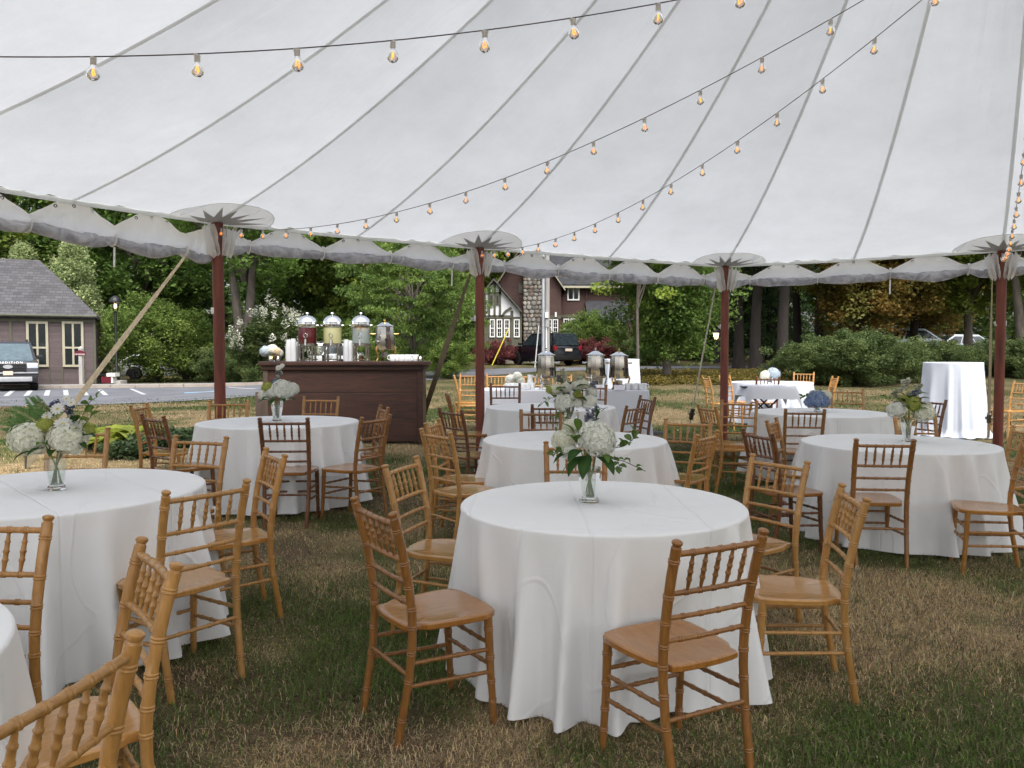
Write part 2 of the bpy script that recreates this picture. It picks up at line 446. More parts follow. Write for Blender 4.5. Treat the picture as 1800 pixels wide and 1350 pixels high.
def axis(lo, a, b, hi, st, gr=1.13):
    m = list(np.arange(a, b + 1e-6, st)); q = st; p = b
    while p < hi: q *= gr; p += q; m.append(p)
    q = st; p = a
    while p > lo: q *= gr; p -= q; m.insert(0, p)
    return np.array(m)
ax = axis(-140, -7, 7, 140, .11); ay = axis(-30, 1.2, 13, 190, .11)
XX, YY = np.meshgrid(ax, ay); ZZ = g(XX, YY) + .012 * (vnoise(XX, YY, 4., 9) - .5) * (YY < 40)
nx, ny = len(ax), len(ay)
idx = np.arange(nx * ny).reshape(ny, nx)
quads = np.stack([idx[:-1, :-1], idx[:-1, 1:], idx[1:, 1:], idx[1:, :-1]], -1).reshape(-1, 4)
def groundmat():
    m, t, out = nodes('lawn')
    at = N(t, 'Attribute', attribute_name='Col'); tc = N(t, 'TexCoord')
    n1 = N(t, 'TexNoise', Scale=55., Detail=6., Roughness=.7); t.links.new(tc.outputs['Object'], n1.inputs['Vector'])
    n2 = N(t, 'TexNoise', Scale=5., Detail=6., Roughness=.7); t.links.new(tc.outputs['Object'], n2.inputs['Vector'])
    mr = N(t, 'MapRange'); mr.inputs['From Min'].default_value = .3; mr.inputs['From Max'].default_value = .7; mr.inputs['To Min'].default_value = .45; mr.inputs['To Max'].default_value = 1.5
    t.links.new(n1.outputs['Fac'], mr.inputs['Value'])
    m3 = N(t, 'MapRange'); m3.inputs['From Min'].default_value = .3; m3.inputs['From Max'].default_value = .7; m3.inputs['To Min'].default_value = .75; m3.inputs['To Max'].default_value = 1.25
    t.links.new(n2.outputs['Fac'], m3.inputs['Value'])
    mu = N(t, 'Math', operation='MULTIPLY'); t.links.new(mr.outputs[0], mu.inputs[0]); t.links.new(m3.outputs[0], mu.inputs[1])
    hsv = N(t, 'HueSaturation'); t.links.new(at.outputs['Color'], hsv.inputs['Color']); t.links.new(mu.outputs[0], hsv.inputs['Value'])
    p = N(t, 'BsdfPrincipled', Roughness=.95); p.inputs['Specular IOR Level'].default_value = .1
    t.links.new(hsv.outputs[0], p.inputs['Base Color'])
    b = N(t, 'Bump', Strength=.8, Distance=.03); t.links.new(n1.outputs['Fac'], b.inputs['Height']); t.links.new(b.outputs[0], p.inputs['Normal'])
    t.links.new(p.outputs[0], out.inputs['Surface'])
    return m
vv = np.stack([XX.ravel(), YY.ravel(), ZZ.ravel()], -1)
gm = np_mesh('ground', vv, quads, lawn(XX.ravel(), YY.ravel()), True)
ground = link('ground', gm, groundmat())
tag(ground, 'patchy lawn of green and dry straw coloured grass', kind='structure')

# ------------------------------------------------------------------ grass blades
def blades(n, y0, y1, hmin, hmax, wid, seed, pw=1.0, thatch=False):
    r = np.random.default_rng(seed)
    y = y0 + (y1 - y0) * r.random(n) ** pw
    x = (r.random(n) - .5) * 2 * (.70 * y + .25)
    keep = r.random(n) > .50 * soil(x, y) * (vnoise(x, y, 6., 3) > .25)
    x, y = x[keep], y[keep]; n = len(x)
    t = straw(x, y)
    dry = r.random(n) < np.clip(t * .95 + .06, 0, 1)
    h = (hmin + (hmax - hmin) * r.random(n) ** 1.6) * np.where(dry, .85, 1.1) * (.55 + .9 * vnoise(x, y, 2.2, 4))
    a = r.random(n) * 2 * PI; lean = (.45 + 1.15 * r.random(n)) * np.where(dry, 1.35, 1.0)
    if thatch: lean = 1.15 + .5 * r.random(n)
    z = g(x, y)
    d = np.stack([np.cos(a), np.sin(a)], -1); s = np.stack([-d[:, 1], d[:, 0]], -1)
    wv = wid * (.6 + .8 * r.random(n)) * np.maximum(1, y / 6)
    P = np.zeros((n, 5, 3))
    l1 = h * .45 * np.sin(lean * .5); z1 = h * .5 * np.cos(lean * .5)
    l2 = l1 + h * .6 * np.sin(lean); z2 = z1 + h * .5 * np.cos(lean)
    for k, (ll, zz, ww) in enumerate(((0 * h, 0 * h - .004, 1), (0 * h, 0 * h - .004, -1), (l1, z1, .8), (l1, z1, -.8), (l2, np.maximum(z2, .004), 0))):
        P[:, k, 0] = x + d[:, 0] * ll + s[:, 0] * wv * ww; P[:, k, 1] = y + d[:, 1] * ll + s[:, 1] * wv * ww; P[:, k, 2] = z + zz
    c = np.where(dry[:, None], np.array([.66, .51, .29]), np.array([.138, .215, .050])) * (.55 + .8 * r.random((n, 1)))
    if thatch: c = np.array([.26, .200, .125]) * (.25 + 1.1 * r.random((n, 1)) ** 1.5)
    c = c * (1 + .25 * (r.random((n, 3)) - .5))
    c = c * (1 - .60 * ss(7., 12., y))[:, None]  # blade colour darkened likewise against the stronger light outside the tent
    mix = (r.random(n) < .18)[:, None]; c = np.where(mix, c * .55 + np.array([.17, .11, .06]) * .45, c)
    o = (np.arange(n) * 5)[:, None]
    F = np.concatenate([o + np.array([[0, 1, 3]]), o + np.array([[0, 3, 2]]), o + np.array([[2, 3, 4]])])
    return P.reshape(-1, 3), F, np.repeat(c, 5, 0)
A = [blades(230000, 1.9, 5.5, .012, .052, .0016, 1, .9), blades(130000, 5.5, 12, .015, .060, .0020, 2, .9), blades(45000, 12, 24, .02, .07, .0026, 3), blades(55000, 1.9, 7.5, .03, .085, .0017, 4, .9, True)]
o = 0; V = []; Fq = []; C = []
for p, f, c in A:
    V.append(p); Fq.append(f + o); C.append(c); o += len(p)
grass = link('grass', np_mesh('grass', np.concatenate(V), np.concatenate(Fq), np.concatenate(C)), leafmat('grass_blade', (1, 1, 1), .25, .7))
tag(grass, 'short trampled grass blades, part green and part dry straw', 'grass', kind='stuff')

# ------------------------------------------------------------------ road, kerb, pavement
def asphaltmat(name, c, sc_=40):
    return pm(name, c, .9, var=.22, vscale=.8, bump=.35, bscale=sc_, spec=.2)
M['asphalt'] = asphaltmat('asphalt', (.13, .135, .15)); M['kerbstone'] = pm('kerb_stone', (.30, .26, .22), .9, var=.15, vscale=3)
M['pavement'] = pm('pavement', (.27, .27, .27), .9, var=.1, vscale=2, bump=.2, bscale=60)
M['roadpaint'] = pm('road_paint', (.40, .41, .43), .7, var=.2, vscale=5); M['bluepaint'] = pm('blue_paint', (.20, .36, .50), .7, var=.2, vscale=5)
def sheet(name, L, R, lift, mat, label=None, parent=None, kind='structure', sub=6):
    """strip between two polylines laid over the ground"""
    def dens(P):
        q = []
        for i in range(len(P) - 1):
            for k in range(sub): q.append((P[i][0] + (P[i+1][0] - P[i][0]) * k / sub, P[i][1] + (P[i+1][1] - P[i][1]) * k / sub))
        q.append(P[-1]); return q
    L, R = dens(L), dens(R); K = 9; vs = []; fs = []
    for i, (a, b) in enumerate(zip(L, R)):
        for k in range(K):
            x = a[0] + (b[0] - a[0]) * k / (K - 1); y = a[1] + (b[1] - a[1]) * k / (K - 1)
            vs.append((x, y, G(x, y) + lift))
    for i in range(len(L) - 1):
        for k in range(K - 1):
            q = i * K + k; fs.append((q, q + 1, q + K + 1, q + K))
    mb = MB(); mb.add(vs, fs); ob = mb.build(name, mat, parent)
    if kind and parent is None: tag(ob, label, kind=kind)
    return ob
NEAR = [(-45, 15.0), (-20, 17.4), (-12.6, 18.9), (-8.6, 21.5), (-5.0, 25.5), (-2.2, 30.5), (1.2, 36.5), (6.2, 40.0), (14, 42.0), (40, 44)]
FAR = [(-45, 29.0), (-26, 30.8), (-19.5, 32.0), (-14.0, 33.4), (-9.5, 35.6), (-4.4, 37.6), (0.2, 41.2), (5.8, 43.6), (14, 45.2), (40, 47)]
sheet('road', NEAR, FAR, .022, M['asphalt'], 'grey asphalt road curving past the lawn')
def offs(P, d): return [(x, y + d) for x, y in P]
KF = FAR[:6]
kerb = MB()
for i in range(len(KF) - 1):
    for k in range(6):
        a = [KF[i][j] + (KF[i+1][j] - KF[i][j]) * k / 6 for j in (0, 1)]; b = [KF[i][j] + (KF[i+1][j] - KF[i][j]) * (k + .985) / 6 for j in (0, 1)]
        kerb.bar((a[0], a[1] + .08, G(*a) + .07), (b[0], b[1] + .08, G(*b) + .07), .16, .15)
tag(kerb.build('kerb', M['kerbstone'], None, 30), 'pale kerb along the far side of the road', kind='structure')
sheet('pavement', offs(KF, .17), offs(KF, 1.7), .13, M['pavement'], 'grey pavement behind the kerb')
def stripe(a, b, wd, mat, name='painted_line', label=None):
    d = Vector((b[0] - a[0], b[1] - a[1])); n = Vector((-d.y, d.x)).normalized() * wd / 2
    ob = sheet(name, [(a[0]-n.x, a[1]-n.y), (b[0]-n.x, b[1]-n.y)], [(a[0]+n.x, a[1]+n.y), (b[0]+n.x, b[1]+n.y)], .030, mat, None, None, None, 10)
    return ob
marks = tag(bpy.data.objects.new('road_markings', None), 'white and blue painted parking bay lines on the asphalt', kind='structure'); col.objects.link(marks)
for i in range(7):
    x = -17.6 + i * .62
    q = stripe((x, 26.2 + .1*i), (x - 2.3, 30.2 + .1*i), .16, M['roadpaint']); q.parent = marks
for x, y in ((-12.8, 27.3), (-9.4, 28.7), (-21.0, 25.6)):
    q = stripe((x, y), (x - 2.6, y + 4.4), .14, M['roadpaint']); q.parent = marks
q = stripe((-11.7, 28.0), (-10.4, 28.5), .8, M['bluepaint']); q.parent = marks
q = stripe((-11.3, 27.9), (-10.9, 28.9), .16, M['roadpaint']); q.location.z = .005; q.parent = marks

# ================================================================== tent
PK = Vector((2.55, 3.70, 6.02)); PA = 1.38
SP = [Vector((-4.76, 5.88, 2.90)), Vector((-3.19, 8.5, 2.93)), Vector((-.43, 10.1, 2.88)), Vector((3.10, 11.5, 2.80)), Vector((6.21, 10.0, 2.83))]
step = 2 * PI / 14
a_last = math.atan2(SP[-1].y - PK.y, SP[-1].x - PK.x); a_first = math.atan2(SP[0].y - PK.y, SP[0].x - PK.x) - 2 * PI
n_rest = 9; RING = list(SP)
for k in range(1, n_rest + 1):
    a = a_last + (a_first - a_last) * k / (n_rest + 1)
    RING.append(Vector((PK.x + 7.35 * math.cos(a), PK.y + 7.35 * math.sin(a), 2.85)))
NP = len(RING)                                 # 14 side poles, clockwise; RING[-1] precedes RING[0]
EDGE = []
for i in range(NP):
    a, b = RING[i], RING[(i + 1) % NP]
    m = (a + b) / 2
    m.z -= .015
    EDGE += [a, m]
NE = len(EDGE)
def canopy(B, t):
    p = B.lerp(PK, t)
    p.z = B.z + PA * t + (PK.z - B.z - PA) * t * t
    return p
tent = thing('event_tent', 'large white sailcloth tent with red-brown side poles over the tables', 'tent', (PK.x, PK.y, 0))
TL = Vector(tent.location)
def tv(p): return p - TL
def surf(i, s, t):
    a, b = EDGE[i], EDGE[(i + 1) % NE]
    pa, pb = canopy(a, t), canopy(b, t)
    p = pa.lerp(pb, s)
    belly = 4 * s * (1 - s)
    p.z -= .045 * belly * math.sin(PI * min(1, t * 1.02)) ** .7
    pk = .010 * math.exp(-t * 22) * math.sin(s * 46 + i * 2.1) + .006 * math.exp(-t * 9) * math.sin(s * 23 + i)
    p.z += pk * belly ** .5
    return p
for i in range(NE):
    mb = MB(); S_, T_ = 14, 34; vs = []; fs = []
    for tI in range(T_ + 1):
        t = (tI / T_) ** 1.35 * .975
        for sI in range(S_ + 1): vs.append(tv(surf(i, sI / S_, t)))
    for tI in range(T_):
        for sI in range(S_):
            q = tI * (S_ + 1) + sI; fs.append((q, q + 1, q + S_ + 2, q + S_ + 1))
    mb.add(vs, fs); mb.build('canopy_panel', M['canopy'], tent, 60)
    # seam webbing along the panel's first edge
    mb = MB(); B = EDGE[i]; out = (B - PK); out.z = 0; out.normalize(); side = Vector((-out.y, out.x, 0))
    vs = []; fs = []; K = 40
    for k in range(K + 1):
        t = k / K * .97; p = canopy(B, t); p.z -= .006; wv = .020 * (1 - .35 * t)
        vs += [tv(p - side * wv), tv(p + side * wv)]
    for k in range(K): fs.append((2*k, 2*k+1, 2*k+3, 2*k+2))
    mb.add(vs, fs); mb.build('seam_strip', M['seam'], tent)
# hem webbing
hem = MB()
for i in range(NE):
    a, b = EDGE[i], EDGE[(i + 1) % NE]
    o_ = ((a + b) / 2 - PK); o_.z = 0; o_.normalize()
    hem.bar(tv(a + o_ * .012 - Vector((0, 0, .02))), tv(b + o_ * .012 - Vector((0, 0, .02))), .018, .045)
hem.build('hem_webbing', M['seam'], tent)
cap = MB(); cap.lathe([(.30, -.16), (.24, .02), (.05, .12)], 20, tv(PK)); cap.build('peak_cap', M['patch'], tent)
cp = MB(); cp.sweep([(0, 0, G(PK.x, PK.y) - .05), (0, 0, 6.0)], .06, 14); cp.build('centre_pole', M['redpole'], tent)

def patch_pts(iP, ang, rad):
    """a point on the canopy's underside near pole iP: angle from the hem (0..pi), distance rad"""
    B = RING[iP]; A_, C_ = RING[iP - 1], RING[(iP + 1) % NP]
    c, s_ = math.cos(ang) * rad, math.sin(ang) * rad
    if c >= 0: e = B + (C_ - B).normalized() * c
    else: e = B + (A_ - B).normalized() * (-c)
    hor = (PK - B); hor.z = 0; D = hor.length
    t = s_ / D
    p = canopy(e, t)
    return p
visible_poles = [13, 0, 1, 2, 3, 4, 5]
for iP in range(NP):
    B = RING[iP]
    inn = (PK - B); inn.z = 0; inn.normalize()
    gz = G(B.x, B.y)
    tilt = inn * (.05 if iP != 4 else -.02)
    foot = Vector((B.x, B.y, gz - .03)) + tilt
    mb = MB(); mb.sweep([tv(foot), tv(B + inn * .04 - Vector((0, 0, .03)))], .058, 16); pole = mb.build('side_pole', M['redpole'], tent)
    if iP not in visible_poles: continue
    mb = MB(); c = foot.lerp(B, .66)
    mb.lathe([(.062, -.035), (.066, -.03), (.066, .03), (.062, .035)], 16, tv(c), False)
    mb.sweep([tv(c + Vector((-.065, -.02, 0))), tv(c + Vector((-.11, -.03, .01))), tv(c + Vector((-.07, -.04, -.03)))], .006, 6)
    mb.build('rope_tie', M['whitepaint'], pole)
    vs = [tv(B - Vector((0, 0, .013)))]; fs = []; K = 22
    for r_ in (.28, .56):
        for k in range(K + 1):
            p = patch_pts(iP, PI * k / K, r_ * 1.0); p.z -= .013; vs.append(tv(p))
    for k in range(K):
        fs.append((0, 1 + k, 2 + k)); fs.append((1 + k, K + 2 + k, K + 3 + k, 2 + k))
    mb = MB(); mb.add(vs, fs); mb.build('pole_patch', M['patch'], tent)
    rim = MB(); rim.sweep([tv(patch_pts(iP, PI * k / 24, .56) - Vector((0, 0, .013))) for k in range(25)], .004, 6); rim.build('patch_rim', M['patch'], tent)
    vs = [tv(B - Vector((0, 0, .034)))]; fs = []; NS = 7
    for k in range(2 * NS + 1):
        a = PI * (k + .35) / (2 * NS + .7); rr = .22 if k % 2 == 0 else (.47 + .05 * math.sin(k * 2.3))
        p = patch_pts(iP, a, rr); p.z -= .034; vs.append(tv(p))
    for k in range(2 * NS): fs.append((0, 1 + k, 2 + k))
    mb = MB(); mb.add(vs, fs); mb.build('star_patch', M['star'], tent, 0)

# rolled-up clear sidewalls hung below the hem
rr_ = random.Random(5)
GROM = MB(); GROM.sweep([(.013 * math.cos(2*PI*k/12), 0, .013 * math.sin(2*PI*k/12)) for k in range(13)], .0045, 5, False); GROM = GROM.mesh('grommet')
for iP in (13, 0, 1, 2, 3, 4):
    A_, B_ = RING[iP], RING[(iP + 1) % NP]; L = (B_ - A_).length; d = (B_ - A_) / L
    o_ = ((A_ + B_) / 2 - PK); o_.z = 0; o_.normalize()
    nsw = max(3, round((L - .7) / .82)); pin = [.0, .36] + [.36 + (L - .72) * k / nsw for k in range(1, nsw)] + [L - .36, L]
    sag = {0: .30, 1: .18}.get(iP, .06)
    drop0 = .13 if iP in (0, 13) else 0.0
    def base(s_):
        u = s_ / L; p = A_ + d * s_ + o_ * .02
        return p
    flap_t = []; flap_b = []; roll = []; rad = []; ties = []; grom = []
    for q in range(len(pin) - 1):
        s0, s1 = pin[q], pin[q + 1]; w_ = s1 - s0; end0 = q == 0; end1 = q == len(pin) - 2
        ph = rr_.random() * 6; K = 14
        for k in range(K + (1 if end1 else 0)):
            u = k / K; s_ = s0 + w_ * u
            if end0: dz = -.05 - .13 * u
            elif end1: dz = -.18 + .13 * u
            else:
                lo = -.20
                dz = lo + (-.045 - lo) * min(1, u / .33) if u < .5 else lo + (-.045 - lo) * min(1, (1 - u) / .33)
            top = base(s_) + Vector((0, 0, dz))
            belly = math.sin(PI * u)
            cz = -.245 - .03 * belly - sag * .28 * (math.sin(PI * s_ / L)) * (1 if iP > 1 and iP < 13 else 0) - drop0 * (s_ / L if iP == 0 else 1) * 1.0
            r_ = (.046 + .026 * belly + .006 * math.sin(ph + 9 * u)) * (.85 if (end0 or end1) else 1)
            cpt = base(s_) + o_ * .03 + Vector((0, 0, cz + .012 * math.sin(ph + 5 * u)))
            flap_t.append(top); roll.append(cpt); rad.append(r_)
            flap_b.append(cpt - o_ * .045 * 1.0 + Vector((0, 0, r_ * .35)))
            if q and not end1 and k in (4, 7, 10): grom.append(top - Vector((0, 0, .028)) - o_ * .012)
        if q: ties.append((s0, flap_t[-K if not end1 else -(K + 1)], roll[-K if not end1 else -(K + 1)]))
    n_ = len(roll); rows = 5; vs = []; fs = []
    for i in range(n_):
        for r in range(rows):
            u = r / (rows - 1); p = flap_t[i].lerp(flap_b[i], u); p = p - o_ * (.035 * math.sin(PI * u) + .012 * math.sin(i * 1.7 + r))
            vs.append(tv(p))
    for i in range(n_ - 1):
        for r in range(rows - 1): fs.append((i*rows+r, (i+1)*rows+r, (i+1)*rows+r+1, i*rows+r+1))
    mb = MB(); mb.add(vs, fs); fl = mb.build('sidewall_flap', M['flap'], tent, 70)
    wr = random.Random(iP); tab = [[.10 * (wr.random() - .5) + .07 * math.sin(3 * jj + ii * .55) for jj in range(16)] for ii in range(n_)]
    mb = MB(); mb.sweep([tv(p) for p in roll], rad, 16, True, lambda i, j: tab[i][j]); mb.build('vinyl_roll', M['vinyl'], tent, 60)
    for s_, tp, ro in ties:
        mb = MB(); c = ro - o_ * .002
        loop = [tv(c + Vector((0, 0, 1)) * (.062 * math.cos(a)) + o_ * (.062 * math.sin(a))) for a in [2*PI*k/14 for k in range(15)]]
        for k in range(14): mb.bar(loop[k], loop[k+1], .03, .004, d)
        mb.bar(tv(tp - o_ * .02), tv(ro + Vector((0, 0, .08)) - o_ * .03), .03, .004, o_)
        if rr_.random() < .12: mb.bar(tv(ro - Vector((0, 0, .08)) - o_ * .03), tv(ro - Vector((0, 0, .27)) - o_ * .02), .02, .003, o_)
        mb.build('tie_strap', M['flap'], tent)
    for p in grom:
        go = link('grommet', GROM, M['grommet'], fl, tv(p)); go.rotation_euler = (0, 0, math.atan2(d.y, d.x))
    # gathered cloth round the pole top
    for P, sg in ((A_, 1), (B_, -1)):
        if P not in SP: continue
        mb = MB(); vs = []; fs = []; K = 9
        for r in range(7):
            u = r / 6
            for k in range(K + 1):
                v_ = k / K
                q = P + d * sg * (.03 + .20 * v_ * (1 - .45 * u)) + o_ * (-.07 + .05 * math.sin(k * 1.9 + r * .5)) + Vector((0, 0, -.05 - .34 * u - .05 * v_ * (1 - u) + .03 * math.sin(k * 2.3)))
                vs.append(tv(q))
        for r in range(6):
            for k in range(K): fs.append((r*(K+1)+k, r*(K+1)+k+1, (r+1)*(K+1)+k+1, (r+1)*(K+1)+k))
        mb.add(vs, fs); mb.build('gathered_cloth', M['flap'], tent, 70)

# guy lines
def guy(top, foot, kind, wd):
    top = Vector(top); foot = Vector((foot[0], foot[1], G(*foot[:2]) + .02)); mb = MB(); K = 12; d_ = foot - top
    if kind == 'rope':
        mb.sweep([tv(top), tv(foot)], wd, 8); ob = mb.build('guy_rope', M['rope'], tent)
    else:
        for k in range(K):
            a = top + d_ * (k / K); b = top + d_ * ((k + 1) / K); tw = .9 * min(1, k / 4)
            mb.bar(tv(a), tv(b), wd * (.35 + .65 * min(1, k / 5)), .004, (math.cos(tw) * .3 - .2, -1, .4))
        ob = mb.build('guy_strap', M['web'] if kind == 'web' else M['webdark'], tent)
    mb = MB(); c = top + d_ * .86; u = d_.normalized()
    mb.bar(tv(c - u * .1), tv(c + u * .1), .06, .035); mb.sweep([tv(c - Vector((.05, 0, 0))), tv(c + Vector((.05, 0, 0)))], .022, 8)
    mb.build('ratchet', M['grommet'], ob)
    mb = MB(); mb.sweep([tv(foot + Vector((0, 0, .16))), tv(foot - Vector((0, 0, .2)))], .013, 8); mb.build('stake', M['grommet'], ob)
guy(SP[1] + Vector((-.12, .02, -.10)), (-5.6, 9.0), 'web', .07)
guy(SP[2] + Vector((-.06, .1, -.2)), (-1.46, 12.05), 'webdark', .08)
guy(SP[3] + Vector((-.10, .08, -.25)), (2.86, 12.7), 'rope', .012)
guy(SP[4] + Vector((.0, .2, -.2)), (7.55, 12.4), 'webdark', .07)
guy(SP[0] + Vector((-.1, .1, -.2)), (-7.2, 6.9), 'web', .06)

# ------------------------------------------------------------------ string lights
def bulb_meshes():
    b = MB(); b.lathe([(.010, 0), (.013, -.006), (.020, -.014), (.0255, -.027), (.0255, -.037), (.021, -.048), (.011, -.056), (.002, -.0585)], 14)
    s = MB(); s.lathe([(.008, .016), (.011, .013), (.0115, -.012), (.010, -.015)], 10); s.box(-.013, .013, -.006, .006, .008, .018)
    f = MB(); pts = [(.000, 0, -.012), (-.006, 0, -.022), (-.008, .003, -.036), (0, -.003, -.030), (.004, .003, -.042), (.008, 0, -.034), (.006, 0, -.022), (.002, 0, -.012)]
    f.sweep(pts, .0022, 5)
    return b.mesh('bulb'), s.mesh('socket'), f.mesh('filament')
BM_, SM_, FM_ = bulb_meshes()
def lights(start, end, a_, b_, spacing, label, t1=.97, flip=0.2):
    S = Vector(start); Eh = Vector(end); t_ = thing('string_lights', label, 'string lights', S, 0, 'strings of clear bulbs under the tent')
    def P(t): return Vector((S.x + (Eh.x - S.x) * t, S.y + (Eh.y - S.y) * t, S.z + a_ * t + b_ * t * t))
    K = 70; pts = [P(t1 * k / K) for k in range(K + 1)]
    wsv = MB(); wsv.sweep([p - S for p in pts], 0.0027, 6); wsv.build('wire', M['wire'], t_)
    acc = 0; nxt = .12; r = random.Random(label)
    for k in range(K):
        seg = (pts[k+1] - pts[k]).length
        while nxt <= acc + seg:
            p = pts[k].lerp(pts[k+1], (nxt - acc) / seg) - S - Vector((0, 0, .020))
            s = link('socket', SM_, M['socket'], t_, p); b = link('bulb', BM_, M['bulbglass'], t_, p + Vector((0, 0, -.012))); f = link('filament', FM_, M['filament'], b)
            az = r.random() * 6; s.rotation_euler = b.rotation_euler = ((r.random() - .5) * flip, (r.random() - .5) * flip, az)
            nxt += spacing
        acc += seg
CEND = Vector((PK.x - .05, PK.y, 3.65))
W13 = RING[13]
lights(W13 - Vector((0, 0, .07)), CEND, -1.21, 2.02, .38, 'string of lit clear bulbs crossing the top left of the white tent roof')
lights(SP[1] - Vector((0, 0, .07)), CEND, -1.25, 2.06, .40, 'string of clear bulbs rising from the tent pole left of the bar')
lights(SP[2] - Vector((0, 0, .06)), CEND, -.97, 1.80, .40, 'string of clear bulbs rising from the tent pole beside the bar')
lights(SP[4] - Vector((0, 0, .05)), CEND, -1.20, 2.07, .38, 'string of clear bulbs rising from the rightmost tent pole')
# ================================================================== buildings
def sidingmat(name, c, pitch, depth=.6):
    m, t, out = nodes(name)
    tc = N(t, 'TexCoord'); sx = N(t, 'SeparateXYZ'); t.links.new(tc.outputs['Object'], sx.inputs[0])
    dv = N(t, 'Math', operation='DIVIDE'); dv.inputs[1].default_value = pitch; t.links.new(sx.outputs[2], dv.inputs[0])
    fr = N(t, 'Math', operation='FRACT'); t.links.new(dv.outputs[0], fr.inputs[0])
    fl = N(t, 'Math', operation='FLOOR'); t.links.new(dv.outputs[0], fl.inputs[0])
    wn = N(t, 'TexWhiteNoise', noise_dimensions='1D'); t.links.new(fl.outputs[0], wn.inputs['W'])
    nz = N(t, 'TexNoise', Scale=3., Detail=6.); t.links.new(tc.outputs['Object'], nz.inputs['Vector'])
    a = N(t, 'MapRange'); a.inputs['To Min'].default_value = .88; a.inputs['To Max'].default_value = 1.1; t.links.new(wn.outputs['Value'], a.inputs['Value'])
    b = N(t, 'MapRange'); b.inputs['To Min'].default_value = .75; b.inputs['To Max'].default_value = 1.25; t.links.new(nz.outputs['Fac'], b.inputs['Value'])
    mu = N(t, 'Math', operation='MULTIPLY'); t.links.new(a.outputs[0], mu.inputs[0]); t.links.new(b.outputs[0], mu.inputs[1])
    hsv = N(t, 'HueSaturation', Color=rgba(c)); t.links.new(mu.outputs[0], hsv.inputs['Value'])
    p = N(t, 'BsdfPrincipled', Roughness=.8); t.links.new(hsv.outputs[0], p.inputs['Base Color'])
    bp = N(t, 'Bump', Strength=depth, Distance=.03); bp.invert = True; t.links.new(fr.outputs[0], bp.inputs['Height']); t.links.new(bp.outputs[0], p.inputs['Normal'])
    t.links.new(p.outputs[0], out.inputs['Surface'])
    return m
def shinglemat(name, c, sx_=.30, sz_=.14):
    m, t, out = nodes(name)
    tc = N(t, 'TexCoord'); br = N(t, 'TexBrick'); br.inputs['Scale'].default_value = 1.0
    sp = N(t, 'SeparateXYZ'); cb = N(t, 'CombineXYZ'); t.links.new(tc.outputs['Object'], sp.inputs[0])
    t.links.new(sp.outputs[0], cb.inputs[0]); t.links.new(sp.outputs[2], cb.inputs[1]); t.links.new(cb.outputs[0], br.inputs['Vector'])
    br.inputs['Brick Width'].default_value = sx_; br.inputs['Row Height'].default_value = sz_; br.inputs['Mortar Size'].default_value = .012
    br.inputs['Color1'].default_value = rgba([k * 1.25 for k in c]); br.inputs['Color2'].default_value = rgba([k * .75 for k in c]); br.inputs['Mortar'].default_value = rgba([k * .55 for k in c])
    nz = N(t, 'TexNoise', Scale=1.2, Detail=6.); t.links.new(tc.outputs['Object'], nz.inputs['Vector'])
    a = N(t, 'MapRange'); a.inputs['To Min'].default_value = .6; a.inputs['To Max'].default_value = 1.4; t.links.new(nz.outputs['Fac'], a.inputs['Value'])
    hsv = N(t, 'HueSaturation'); t.links.new(br.outputs['Color'], hsv.inputs['Color']); t.links.new(a.outputs[0], hsv.inputs['Value'])
    p = N(t, 'BsdfPrincipled', Roughness=.9); t.links.new(hsv.outputs[0], p.inputs['Base Color'])
    bp = N(t, 'Bump', Strength=.5, Distance=.02); bp.invert = True; t.links.new(br.outputs['Fac'], bp.inputs['Height']); t.links.new(bp.outputs[0], p.inputs['Normal'])
    t.links.new(p.outputs[0], out.inputs['Surface'])
    return m
M['siding'] = sidingmat('taupe_clapboard', (.085, .064, .064), .13)
M['redsiding'] = sidingmat('brown_red_shingle', (.056, .027, .022), .16)
M['shingle'] = shinglemat('grey_shingle', (.072, .070, .076))
M['darkshingle'] = shinglemat('charcoal_shingle', (.035, .037, .042))
M['olivetrim'] = pm('olive_trim', (.085, .085, .058), .7, var=.1)
M['creamtrim'] = pm('cream_trim', (.36, .335, .245), .6, var=.08)
M['stucco'] = pm('white_stucco', (.68, .69, .72), .9, var=.06, bump=.2, bscale=40)
M['pane'] = pm('window_pane', (.012, .016, .018), .06, var=.3, vscale=1.5, coat=.5)
M['openshade'] = pm('opening_shade', (.008, .008, .008), .9)
M['stone'] = [pm('field_stone', c, .9, var=.25, vscale=5, bump=.3, bscale=20, rnd=.25) for c in ((.20, .19, .17), (.13, .12, .11), (.27, .25, .21), (.18, .135, .105))]
M['mortar'] = pm('mortar', (.10, .095, .085), .95)
M['concrete'] = pm('concrete', (.33, .32, .30), .9, var=.12, vscale=4)

